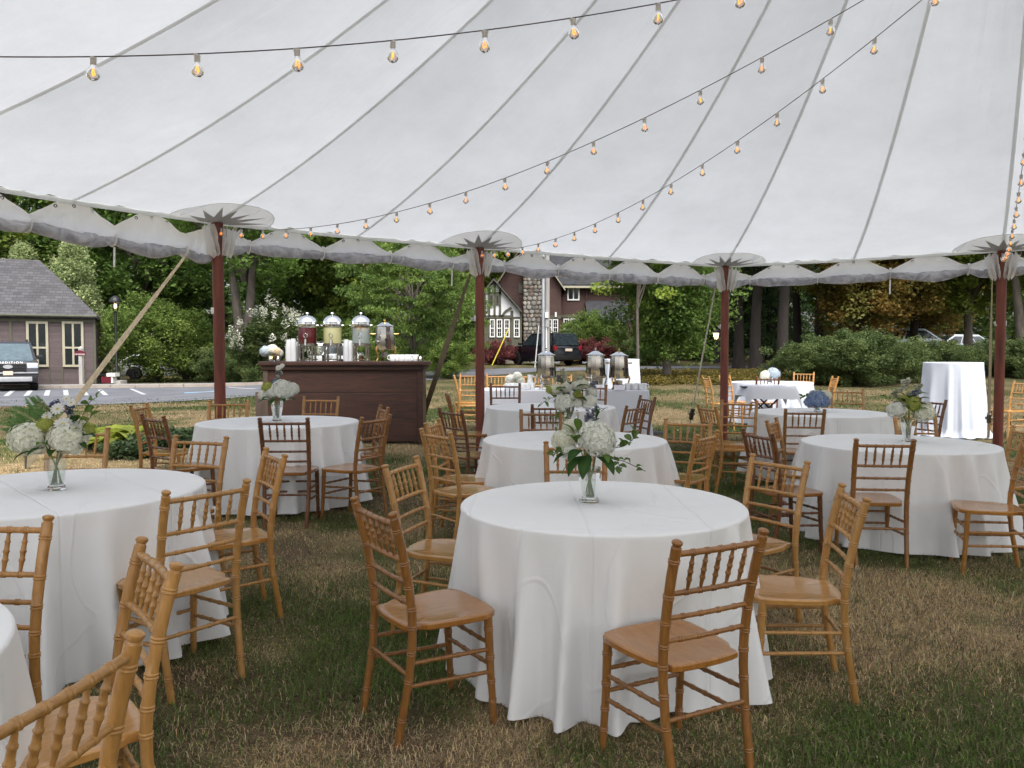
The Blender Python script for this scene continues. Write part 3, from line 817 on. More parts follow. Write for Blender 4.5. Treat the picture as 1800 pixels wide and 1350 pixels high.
def window(parent, x0, x1, z0, z1, y, mull=1, rows=(.5,), tr=None, fw=.06, muntin=0):
    """a window in a wall facing -y, as part > sub-parts"""
    tr = tr or M['creamtrim']
    fr = MB()
    for a in (x0, x1): fr.box(a - fw/2, a + fw/2, y - .05, y + .02, z0 - fw/2, z1 + fw/2)
    for a in (z0, z1): fr.box(x0 - fw/2, x1 + fw/2, y - .053, y + .02, a - fw/2, a + fw/2)
    for k in range(mull):
        xm = x0 + (x1 - x0) * (k + 1) / (mull + 1); fr.box(xm - fw*.4, xm + fw*.4, y - .045, y + .02, z0, z1)
    for r in rows:
        zm = z0 + (z1 - z0) * r; fr.box(x0, x1, y - .047, y + .02, zm - fw*.4, zm + fw*.4)
    if muntin:
        for k in range(1, muntin * 2): fr.box(x0, x1, y - .03, y, z0 + (z1-z0) * k / (muntin*2) - .008, z0 + (z1-z0) * k / (muntin*2) + .008)
        for k in range(1, muntin): fr.box(x0 + (x1-x0) * k / muntin - .008, x0 + (x1-x0) * k / muntin + .008, y - .031, y, z0, z1)
    f = fr.build('window', tr, parent, 30)
    cols_ = mull + 1; zs = [z0] + [z0 + (z1-z0)*r for r in rows] + [z1]
    for i in range(cols_):
        for j in range(len(zs) - 1):
            mb = MB(); xa = x0 + (x1-x0)*i/cols_; xb = x0 + (x1-x0)*(i+1)/cols_
            mb.box(xa + .01, xb - .01, y - .012, y + .01, zs[j] + .01, zs[j+1] - .01); mb.build('pane', M['pane'], f, 0)
    return f

# --- taupe clapboard building on the left, turned to face the lawn
Yb = 36.0; Xb = xp(168, Yb); RB = math.radians(25)
gb = zp(673, Yb) - .05
bl = thing('clapboard_building', 'taupe clapboard building with grey shingle roof behind the dark car', 'building', (Xb, Yb, gb), RB)
def bd(px):
    """distance along the wall, leftwards from the corner, seen at a picture column"""
    k = (px - 900) / FPX
    return (Xb - k * Yb) / (math.cos(RB) - k * math.sin(RB))
def bz(py, px): return zp(py, Yb - bd(px) * math.sin(RB)) - gb
EV = zp(551, Yb) - gb; RG = EV + 2.75
mb = MB(); mb.box(-13, 0, 0, 8.5, -.3, EV); mb.build('wall', M['siding'], bl, 30)
ov = .28
mb = MB()
e = [(-13.3, -ov, EV - .10), (ov * .4, -ov, EV - .10), (ov * .4, 8.5 + ov, EV - .10), (-13.3, 8.5 + ov, EV - .10)]
rdg = [(-13.3, 4.25, RG), (-2.55, 4.25, RG)]
vs = e + rdg + [(p[0], p[1], p[2] - .14) for p in e]
mb.add(vs, [(0, 1, 5, 4), (1, 2, 5), (2, 3, 4, 5), (0, 6, 7, 1), (1, 7, 8, 2), (2, 8, 9, 3), (6, 9, 8, 7), (3, 9, 6, 0, 4)])
roof = mb.build('roof', M['shingle'], bl, 20)
mb = MB(); mb.box(-13, .02, -.06, -.002, EV - .42, EV - .26); mb.build('fascia', M['olivetrim'], bl, 30)
mb = MB(); mb.sweep([(-13.2, -ov - .05, EV - .15), (.1, -ov - .05, EV - .15)], .055, 8); mb.build('gutter', M['olivetrim'], bl)
for px0, px1 in ((50, 84), (113, 146)):
    x0, x1 = -bd(px0), -bd(px1); pm_ = (px0 + px1) / 2
    z0, z1 = bz(643, pm_), bz(567, pm_)
    window(bl, x0, x1, z0, z1, -.03, 1, (.42,), M['creamtrim'], .10)
    mb = MB(); mb.box(x0 - .06, x1 + .06, -.055, -.003, z1 + .08, EV - .44); mb.box(x0 - .10, x0 - .04, -.035, -.004, -.2, z0 - .06); mb.box(x1 + .04, x1 + .10, -.035, -.004, -.2, z0 - .06)
    mb.build('window_panel', M['olivetrim'], bl, 30)
mb = MB(); mb.box(-.06, .03, -.045, .04, -.2, EV - .2); mb.box(-bd(20)-.05, -bd(20)+.05, -.04, -.004, -.2, EV - .43); mb.build('corner_board', M['olivetrim'], bl, 30)

# --- brown-red half-timbered house in the distance
Yh = 53.0
gh = zp(645, Yh)
hs_ = thing('tudor_house', 'dark red shingled house with half-timbered gable and stone chimney', 'house', (0, Yh, gh))
def hx(px, dy=0): return xp(px, Yh + dy)
def hz(py, dy=0): return zp(py, Yh + dy) - gh
def gable_roof(name, xa, xb, y0, y1, ze, zr, ovh, mat, parent, th=.16):
    """ridge along y, gable faces -y"""
    xm = (xa + xb) / 2; sl = (zr - ze) / ((xb - xa) / 2); a0, a1 = xa - ovh, xb + ovh; zo = ze - sl * ovh
    for sgn, aa in ((-1, a0), (1, a1)):
        mb = MB(); pts = [(aa, y0 - .3, zo), (xm, y0 - .3, zr), (xm, y1, zr), (aa, y1, zo)]
        mb.prism(pts, (0, 0, th)); mb.build(name, mat, parent, 20)
# main cross gable
ga, gbx, ez, rz_ = hx(872), hx(986), hz(503), hz(418)
mb = MB(); mb.box(ga, gbx, 0, 9, -.5, ez); xm = (ga + gbx) / 2
mb.add([(ga, 0, ez), (gbx, 0, ez), (xm, 0, rz_), (ga, 9, ez), (gbx, 9, ez), (xm, 9, rz_)], [(0, 1, 2), (3, 5, 4)])
mb.build('wall', M['redsiding'], hs_, 20)
gable_roof('roof', ga, gbx, 0, 9, ez, rz_ + .05, .25, M['darkshingle'], hs_)
for sgn, aa in ((-1, ga), (1, gbx)):
    mb = MB(); mb.bar((aa + sgn*.25, -.33, ez - .30), (xm, -.33, rz_ + .02), .06, .22, (0, 1, 0)); mb.build('bargeboard', M['creamtrim'], hs_, 20)
# long wall to the right
rb = hx(1180, 1.2)
mb = MB(); mb.box(gbx, rb, 1.2, 9, -.5, hz(500, 1.2)); mb.build('wall', M['redsiding'], hs_, 20)
mb = MB(); zE, zR = hz(504, .9), hz(420, 5); mb.prism([(gbx - 1.2, .75, zE), (rb + .3, .75, zE), (rb + .3, 5.1, zR), (gbx - 1.2, 5.1, zR)], (0, 0, .16)); mb.prism([(gbx - 1.2, 9.4, zE), (rb + .3, 9.4, zE), (rb + .3, 5.1, zR), (gbx - 1.2, 5.1, zR)], (0, 0, .16)); mb.build('roof', M['darkshingle'], hs_, 20)
mb = MB(); mb.box(gbx - .02, rb + .3, .66, .76, zE - .10, zE + .04); mb.build('gutter', M['creamtrim'], hs_, 20)
window(hs_, hx(998, 1.2), hx(1017, 1.2), hz(527, 1.2), hz(507, 1.2), 1.17, 1, (), M['whitepaint'], .09, 0)
for a, b in ((991, 999.5), (1003, 1011), (1015, 1023)): window(hs_, hx(a, 1.2), hx(b, 1.2), hz(596, 1.2), hz(561, 1.2), 1.17, 0, (.5,), M['whitepaint'], .07, 2)
for a, b in ((962, 969), (972, 980)): window(hs_, hx(a), hx(b), hz(590), hz(562), -.03, 0, (.5,), M['whitepaint'], .06, 2)
window(hs_, hx(913), hx(917.5), hz(514), hz(500), -.03, 0, (), M['olivetrim'], .1)
mb = MB(); mb.box(gbx + .01, hx(1030, 1.2), 1.13, 1.19, hz(560, 1.2) + .06, hz(555, 1.2) + .06); mb.box(hx(957), gbx, -.06, -.003, hz(561) + .03, hz(556) + .05); mb.build('trim_board', M['olivetrim'], hs_, 20)
mb = MB(); mb.sweep([(hx(1030, 1.1), 1.1, .1), (hx(1030, 1.1), 1.1, hz(506, 1.1))], .05, 8); mb.build('downpipe', M['redsiding'], hs_)
mb = MB(); mb.box(hx(975), hx(978), -.2, -.02, hz(557), hz(549)); mb.build('meter_box', M['whitepaint'], hs_, 20)
# porch
pa, pb = hx(1033, -1), hx(1110, -1)
mb = MB(); mb.prism([(pa, -1.4, hz(566, -1.4)), (pb, -1.4, hz(566, -1.4)), (pb, 1.2, hz(532, 1.2)), (pa, 1.2, hz(532, 1.2))], (0, 0, .15)); mb.build('porch_roof', M['darkshingle'], hs_, 20)
mb = MB(); mb.box(pa, pb, -1.1, 1.2, -.4, hz(598, -1)); mb.build('porch_floor', M['stone'][0], hs_, 20)
mb = MB(); mb.box(pa + .1, pb - .1, 1.12, 1.195, hz(598, 1), hz(566, 1)); mb.build('porch_opening_shade', M['openshade'], hs_, 20)  # near-black panel on the wall paints the shade inside the porch
for p in (1040, 1056, 1073, 1090):
    mb = MB(); mb.box(hx(p, -1) - .12, hx(p, -1) + .12, -1.05, -.8, hz(600, -1), hz(564, -1)); mb.build('porch_post', M['olivetrim'], hs_, 20)
# half-timbered wing
wa, wb, wy = hx(846, -1.8), hx(917, -1.8), -1.8
we, wr_ = hz(546, wy), hz(493, wy)
wx = hx(868.5, wy); s0 = we + .0
mb = MB(); mb.box(wa, wb, wy, 2.5, -.5, we); mb.build('wall', M['olivetrim'], hs_, 20)
mb = MB(); sl = (wr_ - we) / (hx(914, wy) - wx); xl = wx - (wr_ - we) / sl
mb.add([(xl, wy - .01, we), (hx(912, wy), wy - .01, we), (wx, wy - .01, wr_ - .1), (xl, 2, we), (hx(912, wy), 2, we), (wx, 2, wr_ - .1)], [(0, 1, 2), (3, 5, 4), (0, 3, 4, 1)])
mb.add([(xl, wy - .012, hz(558, wy)), (hx(897, wy), wy - .012, hz(558, wy)), (hx(897, wy), wy - .012, we), (xl, wy - .012, we)], [(0, 1, 2, 3)])
mb.box(hx(902.5, wy), hx(913.5, wy), wy - .02, wy + .05, hz(557, wy), hz(542, wy)); mb.build('stucco_infill', M['stucco'], hs_, 20)
for sgn, xe in ((1, hx(917, wy)), (-1, xl - .2)):
    ze = wr_ - sl * abs(xe - wx); mb = MB(); mb.prism([(xe, wy - .35, ze), (wx, wy - .35, wr_), (wx, 3.0, wr_), (xe, 3.0, ze)], (0, 0, .14)); mb.build('roof', M['darkshingle'], hs_, 20)
    mb = MB(); mb.bar((xe, wy - .38, ze + .02), (wx, wy - .38, wr_ + .02), .06, .20, (0, 1, 0)); mb.build('bargeboard', M['olivetrim'], hs_, 20)
zb = hz(557, wy); zt = hz(515, wy)
def timber(a, b, wd=.14):
    mb = MB(); mb.bar((a[0], wy - .05, a[1]), (b[0], wy - .05, b[1]), wd, .08, (0, 1, 0)); mb.build('timber', M['olivetrim'], hs_, 20)
def onrake(x): return wr_ - sl * abs(x - wx) - .12
for p in (852.5, 860, 869.5, 879): x = hx(p, wy); timber((x, zb), (x, onrake(x)))
timber((hx(857, wy), zt), (hx(881, wy), zt)); timber((xl, zb), (hx(900, wy), zb), .2); timber((hx(882, wy), zb), (hx(888, wy), hz(548, wy)), .16); timber((hx(888, wy), hz(548, wy)), (hx(899, wy), hz(541, wy)), .16)
for a, b in ((861.5, 866), (872, 877)): window(hs_, hx(a, wy), hx(b, wy), hz(535, wy), hz(519, wy), wy - .06, 0, (), M['olivetrim'], .07)
for a, b in ((862, 869), (874, 882), (887, 895), (904, 912.5)): window(hs_, hx(a, wy), hx(b, wy), hz(592, wy), hz(562, wy), wy - .03, 0, (.5,), M['whitepaint'], .07, 2)
mb = MB(); mb.box(wa - .1, wb + .05, wy - .12, 2.4, -.5, hz(615, wy)); mb.build('foundation', M['stone'][1], hs_, 20)
# fieldstone chimney: core and individual stones
cx0, cx1, cy = hx(919, -1.2), hx(950.5, -1.2), -1.0
chim = MB(); chim.box(cx0 + .05, cx1 - .05, cy, .6, -.5, hz(425, cy)); chim.build('chimney', M['mortar'], hs_, 20)
chimney = [c for c in hs_.children if c.name.startswith('chimney')][0]
rs = random.Random(3)
smesh = []
for k in range(6):
    mb = MB(); n = 7; pts = []
    rr = [.75 + .35 * rs.random() for _ in range(n)]
    o1 = [(math.cos(2*PI*i/n) * rr[i], math.sin(2*PI*i/n) * rr[i]) for i in range(n)]
    vs = [(x * .5, .0, z * .5) for x, z in o1] + [(x * .42, -.5, z * .42) for x, z in o1] + [(0, -.62, 0)]
    fs = [(i, (i+1) % n, n + (i+1) % n, n + i) for i in range(n)] + [(n + i, n + (i+1) % n, 2*n) for i in range(n)]
    mb.add(vs, fs); smesh.append(mb.mesh('stone', 30))
z = .1; cnt = 0
while z < hz(440, cy) and cnt < 295:
    h = .20 + .12 * rs.random(); x = cx0 + .02
    while x < cx1 - .05 and cnt < 295:
        w_ = .18 + .22 * rs.random()
        ob = bpy.data.objects.new('stone', smesh[rs.randrange(6)]); col.objects.link(ob); ob.parent = chimney
        if not ob.data.materials: ob.data.materials.append(M['stone'][0])
        ob.material_slots[0].link = 'OBJECT'; ob.material_slots[0].material = M['stone'][rs.choice((0, 0, 1, 2, 3))]
        ob.location = (x + w_/2, cy + .02, z + h/2 + .03 * (rs.random() - .5)); ob.scale = (w_ * 1.02, .12 + .1 * rs.random(), h * 1.04); ob.rotation_euler = (0, (rs.random() - .5) * .5, 0)
        x += w_; cnt += 1
    z += h

# ================================================================== trees and shrubs
def leafset(r, cent, crad, per, size, c1, c2, droop=.0, flat=1.0):
    """leaf quads scattered round clump centres; returns verts, faces, colours"""
    cent = np.asarray(cent); n = len(cent) * per
    ci = np.repeat(np.arange(len(cent)), per)
    cr = np.asarray(crad)[ci] if hasattr(crad, '__len__') else np.full(n, crad)
    d = r.normal(size=(n, 3)); d /= np.linalg.norm(d, axis=1)[:, None]
    q = d * (r.random(n) ** .45)[:, None] * cr[:, None]; q[:, 2] *= flat
    p = cent[ci] + q
    ax1 = r.normal(size=(n, 3)); ax1[:, 2] = ax1[:, 2] * .5 - droop; ax1 /= np.linalg.norm(ax1, axis=1)[:, None]
    up = r.normal(size=(n, 3)) * .55 + np.array([0, 0, 1.]); sd = np.cross(ax1, up); sd /= np.linalg.norm(sd, axis=1)[:, None]
    s = size * (.6 + .8 * r.random(n))[:, None]
    nrm = np.cross(sd, ax1)
    V_ = np.stack([p - ax1 * s * .5, p + sd * s * .32 + nrm * s * .06, p + ax1 * s * .6, p - sd * s * .32 + nrm * s * .06], 1)
    F_ = (np.arange(n) * 4)[:, None] + np.array([[0, 1, 2, 3]])
    mixc = np.clip(r.random(len(cent))[ci] * .75 + .25 * r.random(n), 0, 1)[:, None]
    c = (np.array(c1) * (1 - mixc) + np.array(c2) * mixc) * (.72 + .56 * r.random((n, 1)))
    return V_.reshape(-1, 3), F_, np.repeat(c, 4, 0)
def crown_centres(r, n, rx, ry, rz, z0, shell=.5, lump=.25, flatbase=0.):
    d = r.normal(size=(n, 3)); d /= np.linalg.norm(d, axis=1)[:, None]
    rad = (shell + (1 - shell) * r.random(n)) * (1 + lump * np.sin(d[:, 0] * 5 + r.random() * 6) * np.cos(d[:, 2] * 4 + r.random() * 6))
    p = d * rad[:, None] * np.array([rx, ry, rz]); p[:, 2] = np.where(p[:, 2] < -flatbase * rz, p[:, 2] * (1 - flatbase), p[:, 2]) + z0
    return p
LM = leafmat('leaf', (1, 1, 1), .45)
M['bark'] = pm('bark', (.115, .100, .082), .95, var=.35, vscale=7, bump=.8, bscale=18, stretch=(1, 1, .25))
M['darkbark'] = pm('dark_bark', (.026, .021, .018), .95, var=.35, vscale=7, bump=.8, bscale=18, stretch=(1, 1, .25))
TREES = {}
FB = 2.45     # foliage albedo scale
def limbs(mb, r, base_z, cents, n, r0, trunk_top, crook=.25):
    for i in r.choice(len(cents), min(n, len(cents)), replace=False):
        c = cents[i]; s = np.array([0, 0, base_z + (trunk_top - base_z) * r.random()]); m = (s + c) / 2 + r.normal(size=3) * crook; m[2] += .12 * np.linalg.norm(c - s)
        pts = [s + (m - s) * u * 2 if u < .5 else m + (c - m) * (u - .5) * 2 for u in (0, .25, .5, .75, 1)]
        mb.sweep([tuple(p) for p in pts], [r0, r0 * .75, r0 * .5, r0 * .3, r0 * .1], 6, False)
def make_tree(kind, seed, H, rx, rz, z0, nc, crad, per, size, c1, c2, tr, bark, stems=1, nl=18, shell=.45, lump=.25, droop=.2, flat=.75, spire=0., leafm=None, lr=None):
    """(trunk mesh, crown mesh) with the origin at the foot"""
    r = np.random.default_rng(seed)
    cent = crown_centres(r, nc, rx, rx, rz, z0, shell, lump)
    if spire:
        cent = []
        while len(cent) < nc:
            z = z0 - rz + 2 * rz * r.random() ** 1.15; u = (z - (z0 - rz)) / (2 * rz); R_ = rx * (1 - u) ** spire * (.75 + .5 * r.random()); a = r.random() * 2 * PI; q = r.random() ** .5
            cent.append((R_ * q * math.cos(a), R_ * q * math.sin(a), z - .15 * R_ * q))
        cent = np.array(cent)
    cr = crad * (.6 + .8 * r.random(nc))
    v, f, c = leafset(r, cent, cr, int(per * 1.7), size * .78, c1, c2, droop, flat); c = c * FB
    crown = np_mesh(kind + '_crown', v, f, c); crown.materials.append(leafm or LM)
    mb = MB()
    for s in range(stems):
        a = 2 * PI * s / stems + seed; lean = 0 if stems == 1 else .22
        top = Vector((math.cos(a) * lean * H * .5, math.sin(a) * lean * H * .3, z0 + rz * .2))
        K = 8; pts = []
        for k in range(K + 1):
            u = k / K; w_ = .05 * H * .1 * math.sin(u * 7 + seed + s)
            pts.append((top.x * u ** 1.4 + w_, top.y * u ** 1.4 + w_ * .6, -.2 + (top.z + .2) * u))
        mb.sweep(pts, [tr * (1.35 if k == 0 else 1.0) * (1 - .72 * k / K) for k in range(K + 1)], 10)
    limbs(mb, r, max(.6, z0 - rz * .9), cent, nl, tr * .42 if lr is None else lr, z0 + rz * .1)
    trunk = mb.mesh(kind + '_trunk'); trunk.materials.append(bark)
    TREES[kind] = (trunk, crown)
GR1, GR2 = (.030, .055, .012), (.085, .125, .026)
make_tree('maple', 1, 13, 5.2, 5.0, 8.2, 330, .85, 62, .30, (.034, .056, .012), (.108, .135, .024), .30, M['bark'], 1, 26)
make_tree('oak', 2, 15, 6.0, 6.0, 8.6, 360, .95, 60, .32, (.020, .042, .010), (.060, .095, .020), .36, M['bark'], 1, 26)
make_tree('openmaple', 3, 11, 4.8, 3.6, 8.0, 210, .80, 64, .26, (.035, .064, .013), (.090, .140, .030), .30, M['bark'], 3, 34, .3)
make_tree('evergreen', 4, 15, 3.6, 7.0, 8.4, 420, .62, 70, .20, (.012, .026, .010), (.032, .052, .018), .26, M['darkbark'], 1, 30, droop=.4, flat=.5, spire=.75)
make_tree('dogwood', 5, 6, 3.6, 2.6, 3.1, 300, .52, 60, .16, (.030, .055, .013), (.080, .115, .026), .12, M['bark'], 3, 30, droop=.0, flat=.30)
make_tree('pale_shrub', 6, 5.4, 1.6, 2.6, 2.9, 230, .34, 70, .12, (.085, .115, .050), (.190, .215, .105), .05, M['bark'], 4, 24, droop=-.5, flat=1.2, spire=.45)
make_tree('roundbush', 7, 3.6, 2.2, 1.75, 1.75, 260, .38, 75, .12, (.035, .062, .014), (.100, .135, .032), .06, M['darkbark'], 4, 24, .5, .12, droop=-.2)
make_tree('hedgebush', 8, 1.9, 1.95, .95, .92, 230, .26, 80, .095, (.022, .036, .012), (.062, .080, .026), .05, M['darkbark'], 5, 24, .45, .32)
make_tree('autumn', 9, 9, 3.6, 3.7, 5.0, 320, .70, 66, .20, (.060, .070, .018), (.135, .080, .022), .26, M['darkbark'], 1, 26, .4)
make_tree('arborvitae', 10, 6.2, 2.2, 3.0, 3.55, 330, .42, 78, .14, (.030, .058, .014), (.075, .112, .024), .17, M['bark'], 1, 34, .35, .2, droop=.7, flat=1.1)
make_tree('sapling', 11, 6.4, 2.0, 2.5, 4.5, 80, .40, 60, .14, (.055, .090, .016), (.135, .170, .032), .055, M['bark'], 1, 22, .3, .2, droop=.2, flat=.5, lr=.022)
make_tree('barberry', 12, 1.3, 1.1, .6, .6, 130, .22, 70, .08, (.050, .016, .018), (.100, .030, .030), .03, M['darkbark'], 4, 10, .5)
make_tree('pine', 13, 16, 3.2, 5.6, 9.4, 260, .70, 66, .20, (.014, .026, .011), (.040, .056, .022), .30, M['darkbark'], 1, 44, .3, droop=.3, flat=.45, lr=.05)
# white panicle hydrangea: green leaves + white flower heads
def make_hydrangea():
    r = np.random.default_rng(21)
    c = crown_centres(r, 200, 1.55, 1.4, 1.45, 1.6, .5, .15); v, f, cl = leafset(r, c, .30, 60, .12, (.035, .060, .016), (.085, .115, .032))
    pc = crown_centres(r, 110, 1.75, 1.55, 1.7, 1.75, .9, .12); pc = pc[(pc[:, 2] > 1.2)]
    v2, f2, c2 = leafset(r, pc, .17, 46, .075, (.50, .52, .40), (.68, .68, .58), flat=1.3)
    me = np_mesh('hydrangea_crown', v, f, cl); me.materials.append(LM)
    m2 = np_mesh('blossom', v2, f2, c2); m2.materials.append(LM)
    mb = MB()
    for k in range(5): mb.sweep([(0, 0, -.1), (.3 * math.cos(k * 1.3), .3 * math.sin(k * 1.3), .8), (.8 * math.cos(k * 1.3), .8 * math.sin(k * 1.3), 1.9)], [.05, .035, .01], 6)
    tm = mb.mesh('hydrangea_trunk'); tm.materials.append(M['bark'])
    return tm, me, m2
HYD = make_hydrangea()
RT = random.Random(11)
def plant(kind, px, Y, label, name, cat='tree', sc_=1.0, sz=1.0, group=None, trunk=True, dz=0.0, rot=None):
    x = xp(px, Y); t_ = thing(name, label, cat, (x, Y, G(x, Y) - .05 + dz), RT.random() * 6.28 if rot is None else rot, group)
    t_.scale = (sc_, sc_, sc_ * sz)
    tm, cm = TREES[kind]
    if trunk: link('trunk', tm, None, t_)
    link('crown' if cat == 'tree' else 'foliage', cm, None, t_)
    return t_
P_ = plant
# distant mass of woods
r = np.random.default_rng(77)
cent = []
for k in range(1500):
    x = -75 + 150 * r.random(); y = 66 + 16 * r.random(); z = 1 + 15 * r.random() ** .9
    z *= (.75 + .3 * math.sin(x * .21) + .2 * math.sin(x * .53 + 2)); cent.append((x, y, z + .6))
v, f, c = leafset(r, np.array(cent), 2.0, 55, .62, (.018, .034, .010), (.060, .085, .022), .2)
woods = link('woodland', np_mesh('woodland', v, f, c * 2.8), LM); tag(woods, 'dense green woodland far behind the buildings', 'woodland', kind='stuff')
GT = 'big trees standing behind the road'
P_('oak', -150, 47, 'tall dark oak rising behind the grey shingle roof at the edge', 'oak_tree', sc_=1.0, group=GT)
P_('maple', 40, 50, 'broad green maple directly behind the roof of the clapboard building', 'maple_tree', sc_=1.1, group=GT)
P_('oak', 245, 51, 'dense dark green tree behind the round bush and lamp post', 'oak_tree', sc_=1.05, group=GT)
P_('evergreen', 330, 56, 'dark conifer in the gap above the rolled sidewall beside the first pole', 'evergreen_tree', sc_=1.1, group=GT)
P_('openmaple', 432, 40, 'grey-barked tree with several bare leaning trunks left of the bar', 'maple_tree', sc_=1.05, group=GT, rot=.6)
P_('oak', 560, 52, 'dark tree behind the drink dispensers', 'oak_tree', sc_=1.0, group=GT)
P_('maple', 640, 45, 'light green tree whose branches arch above the drink dispensers', 'maple_tree', sc_=.95, group=GT)
P_('maple', 800, 55, 'tall green tree behind the tent pole beside the bar', 'maple_tree', sc_=1.1, group=GT)
P_('evergreen', 872, 62, 'dark conifer left of the half-timbered gable', 'evergreen_tree', sc_=1.1, group=GT)
P_('oak', 1090, 66, 'big dark tree rising behind the red house roof', 'oak_tree', sc_=1.15, group=GT)
P_('dogwood', 725, 31, 'layered small tree with flat spreading branches right of the bar', 'dogwood_tree', sc_=.74, sz=1.5)
P_('dogwood', 792, 37, 'flat-branched small tree behind the pole beside the bar', 'dogwood_tree', sc_=.52, sz=1.9)
P_('pale_shrub', 128, 41.5, 'tall pale silvery shrub behind the corner of the clapboard building', 'willow_shrub', 'shrub', 1.28)
P_('pale_shrub', 45, 45, 'pale silvery shrub top showing over the shingle roof', 'willow_shrub', 'shrub', 1.35)
P_('roundbush', 275, 40, 'large rounded green bush beside the black lamp post', 'round_bush', 'shrub', 1.22, 1.08)
P_('roundbush', 345, 42, 'green bush partly hidden behind the tent pole left of the bar', 'round_bush', 'shrub', .95)
P_('hedgebush', 405, 38, 'low dark hedge plant between tent pole and white flowering shrub', 'low_shrub', 'shrub', 1.05)
P_('hedgebush', 452, 37, 'low green shrub in front of the white flowering shrub', 'low_shrub', 'shrub', .85)
for px, Y, s_, lab in ((487, 37, 1.12, 'flowering shrub with white panicles behind the bar flowers'), (428, 40, .8, 'smaller white flowering shrub under the grey-barked tree')):
    x = xp(px, Y); t_ = thing('flowering_shrub', lab, 'shrub', (x, Y, G(x, Y) - .05), px); t_.scale = (s_,) * 3
    link('stem', HYD[0], None, t_); link('foliage', HYD[1], None, t_); link('blossom', HYD[2], None, t_)
P_('roundbush', 600, 44, 'dark green bush behind the parked white cars', 'round_bush', 'shrub', 1.1)
P_('roundbush', 690, 38, 'rounded shrub beneath the layered tree right of the bar', 'round_bush', 'shrub', .9)
P_('roundbush', 780, 30.5, 'dark low shrub at the road edge beside the leaning strap', 'round_bush', 'shrub', .48)
P_('barberry', 872, 47, 'dark red barberry bush at the house corner left of the black car', 'barberry_bush', 'shrub', 1.25)
P_('barberry', 1027, 48, 'dark red barberry bush just right of the black car', 'barberry_bush', 'shrub', 1.3)
P_('barberry', 1080, 47.5, 'dark red barberry bush behind the coffee urns', 'barberry_bush', 'shrub', 1.35)
P_('roundbush', 1040, 50.5, 'clipped yellow-green bush beside the house porch', 'round_bush', 'shrub', .98)
P_('hedgebush', 1128, 46, 'dark shrub behind the thin sapling', 'low_shrub', 'shrub', .95)
P_('sapling', 1121, 27, 'thin young tree with sparse light leaves behind the urns', 'sapling_tree', sc_=1.18)
P_('arborvitae', 1172, 29.5, 'drooping green tree with a thick trunk right of the coffee table', 'drooping_tree', sc_=1.12, sz=1.05, rot=1.0)
GP = 'dark pines right of the middle pole'
for px, Y, s_, lab in ((1297, 41, .95, 'dark pine trunk nearest the middle red pole'), (1330, 38, 1.0, 'dark pine second from the middle red pole'), (1378, 36, 1.0, 'thick dark pine behind the far round table'),
                       (1398, 44, .95, 'dark pine half hidden behind the thick pine'), (1440, 47, 1.05, 'dark pine beside the orange autumn tree'), (1265, 52, 1.1, 'dark pine far behind the lit lantern')):
    P_('pine', px, Y, lab, 'pine_tree', sc_=s_, group=GP)
P_('evergreen', 1350, 54, 'dark conifer filling the gap between the pines', 'evergreen_tree', sc_=1.0)
P_('evergreen', 1225, 60, 'dark conifer behind the drooping green tree', 'evergreen_tree', sc_=1.1)
P_('autumn', 1510, 40, 'autumn tree with orange and olive leaves behind the big shrub', 'autumn_tree', sc_=1.0)
P_('autumn', 1620, 47, 'brownish autumn tree behind the tall white cocktail table', 'autumn_tree', sc_=.95)
P_('maple', 1700, 40, 'olive green tree between the cocktail table and the rightmost pole', 'maple_tree', sc_=.85)
P_('openmaple', 1800, 36, 'green tree with bare branches at the right picture edge', 'maple_tree', sc_=.9)
P_('oak', 1760, 56, 'dark tree behind the rightmost pole', 'oak_tree', sc_=1.0)
P_('oak', 1480, 60, 'dark tree far behind the orange autumn tree', 'oak_tree', sc_=1.0)
P_('pine', 1608, 42, 'dark leaning trunk above the right end of the big shrub', 'pine_tree', sc_=.85)
GHd = 'evergreen shrubs behind the far tables'
for px, Y, s_, lab in ((1440, 27, .9, 'dark clipped evergreen shrub behind the far round table'), (1505, 26, .98, 'largest dark evergreen shrub in front of the orange tree'), (1572, 28, .78, 'dark evergreen shrub left of the tall cocktail table'),
                       (1660, 33, .8, 'evergreen shrub behind the tall white cocktail table'), (1745, 33, .8, 'evergreen shrub behind the rightmost red pole'), (1820, 31, .9, 'evergreen shrub at the right picture edge')):
    P_('hedgebush', px, Y, lab, 'evergreen_shrub', 'shrub', s_, 1.0, GHd)
# low ground cover under the pines and round the drooping tree
r = np.random.default_rng(31); cc = []
for k in range(520):
    px = 1130 + 330 * r.random(); Y = 26 + 9 * r.random(); x = xp(px, Y); cc.append((x, Y, G(x, Y) + .10))
v, f, c = leafset(r, np.array(cc), .33, 46, .09, (.075, .070, .018), (.20, .15, .035), 0, .5)
gc = link('ground_cover', np_mesh('ground_cover', v, f, c), LM); tag(gc, 'yellowish low ground cover under the pines', 'ground cover', kind='stuff')
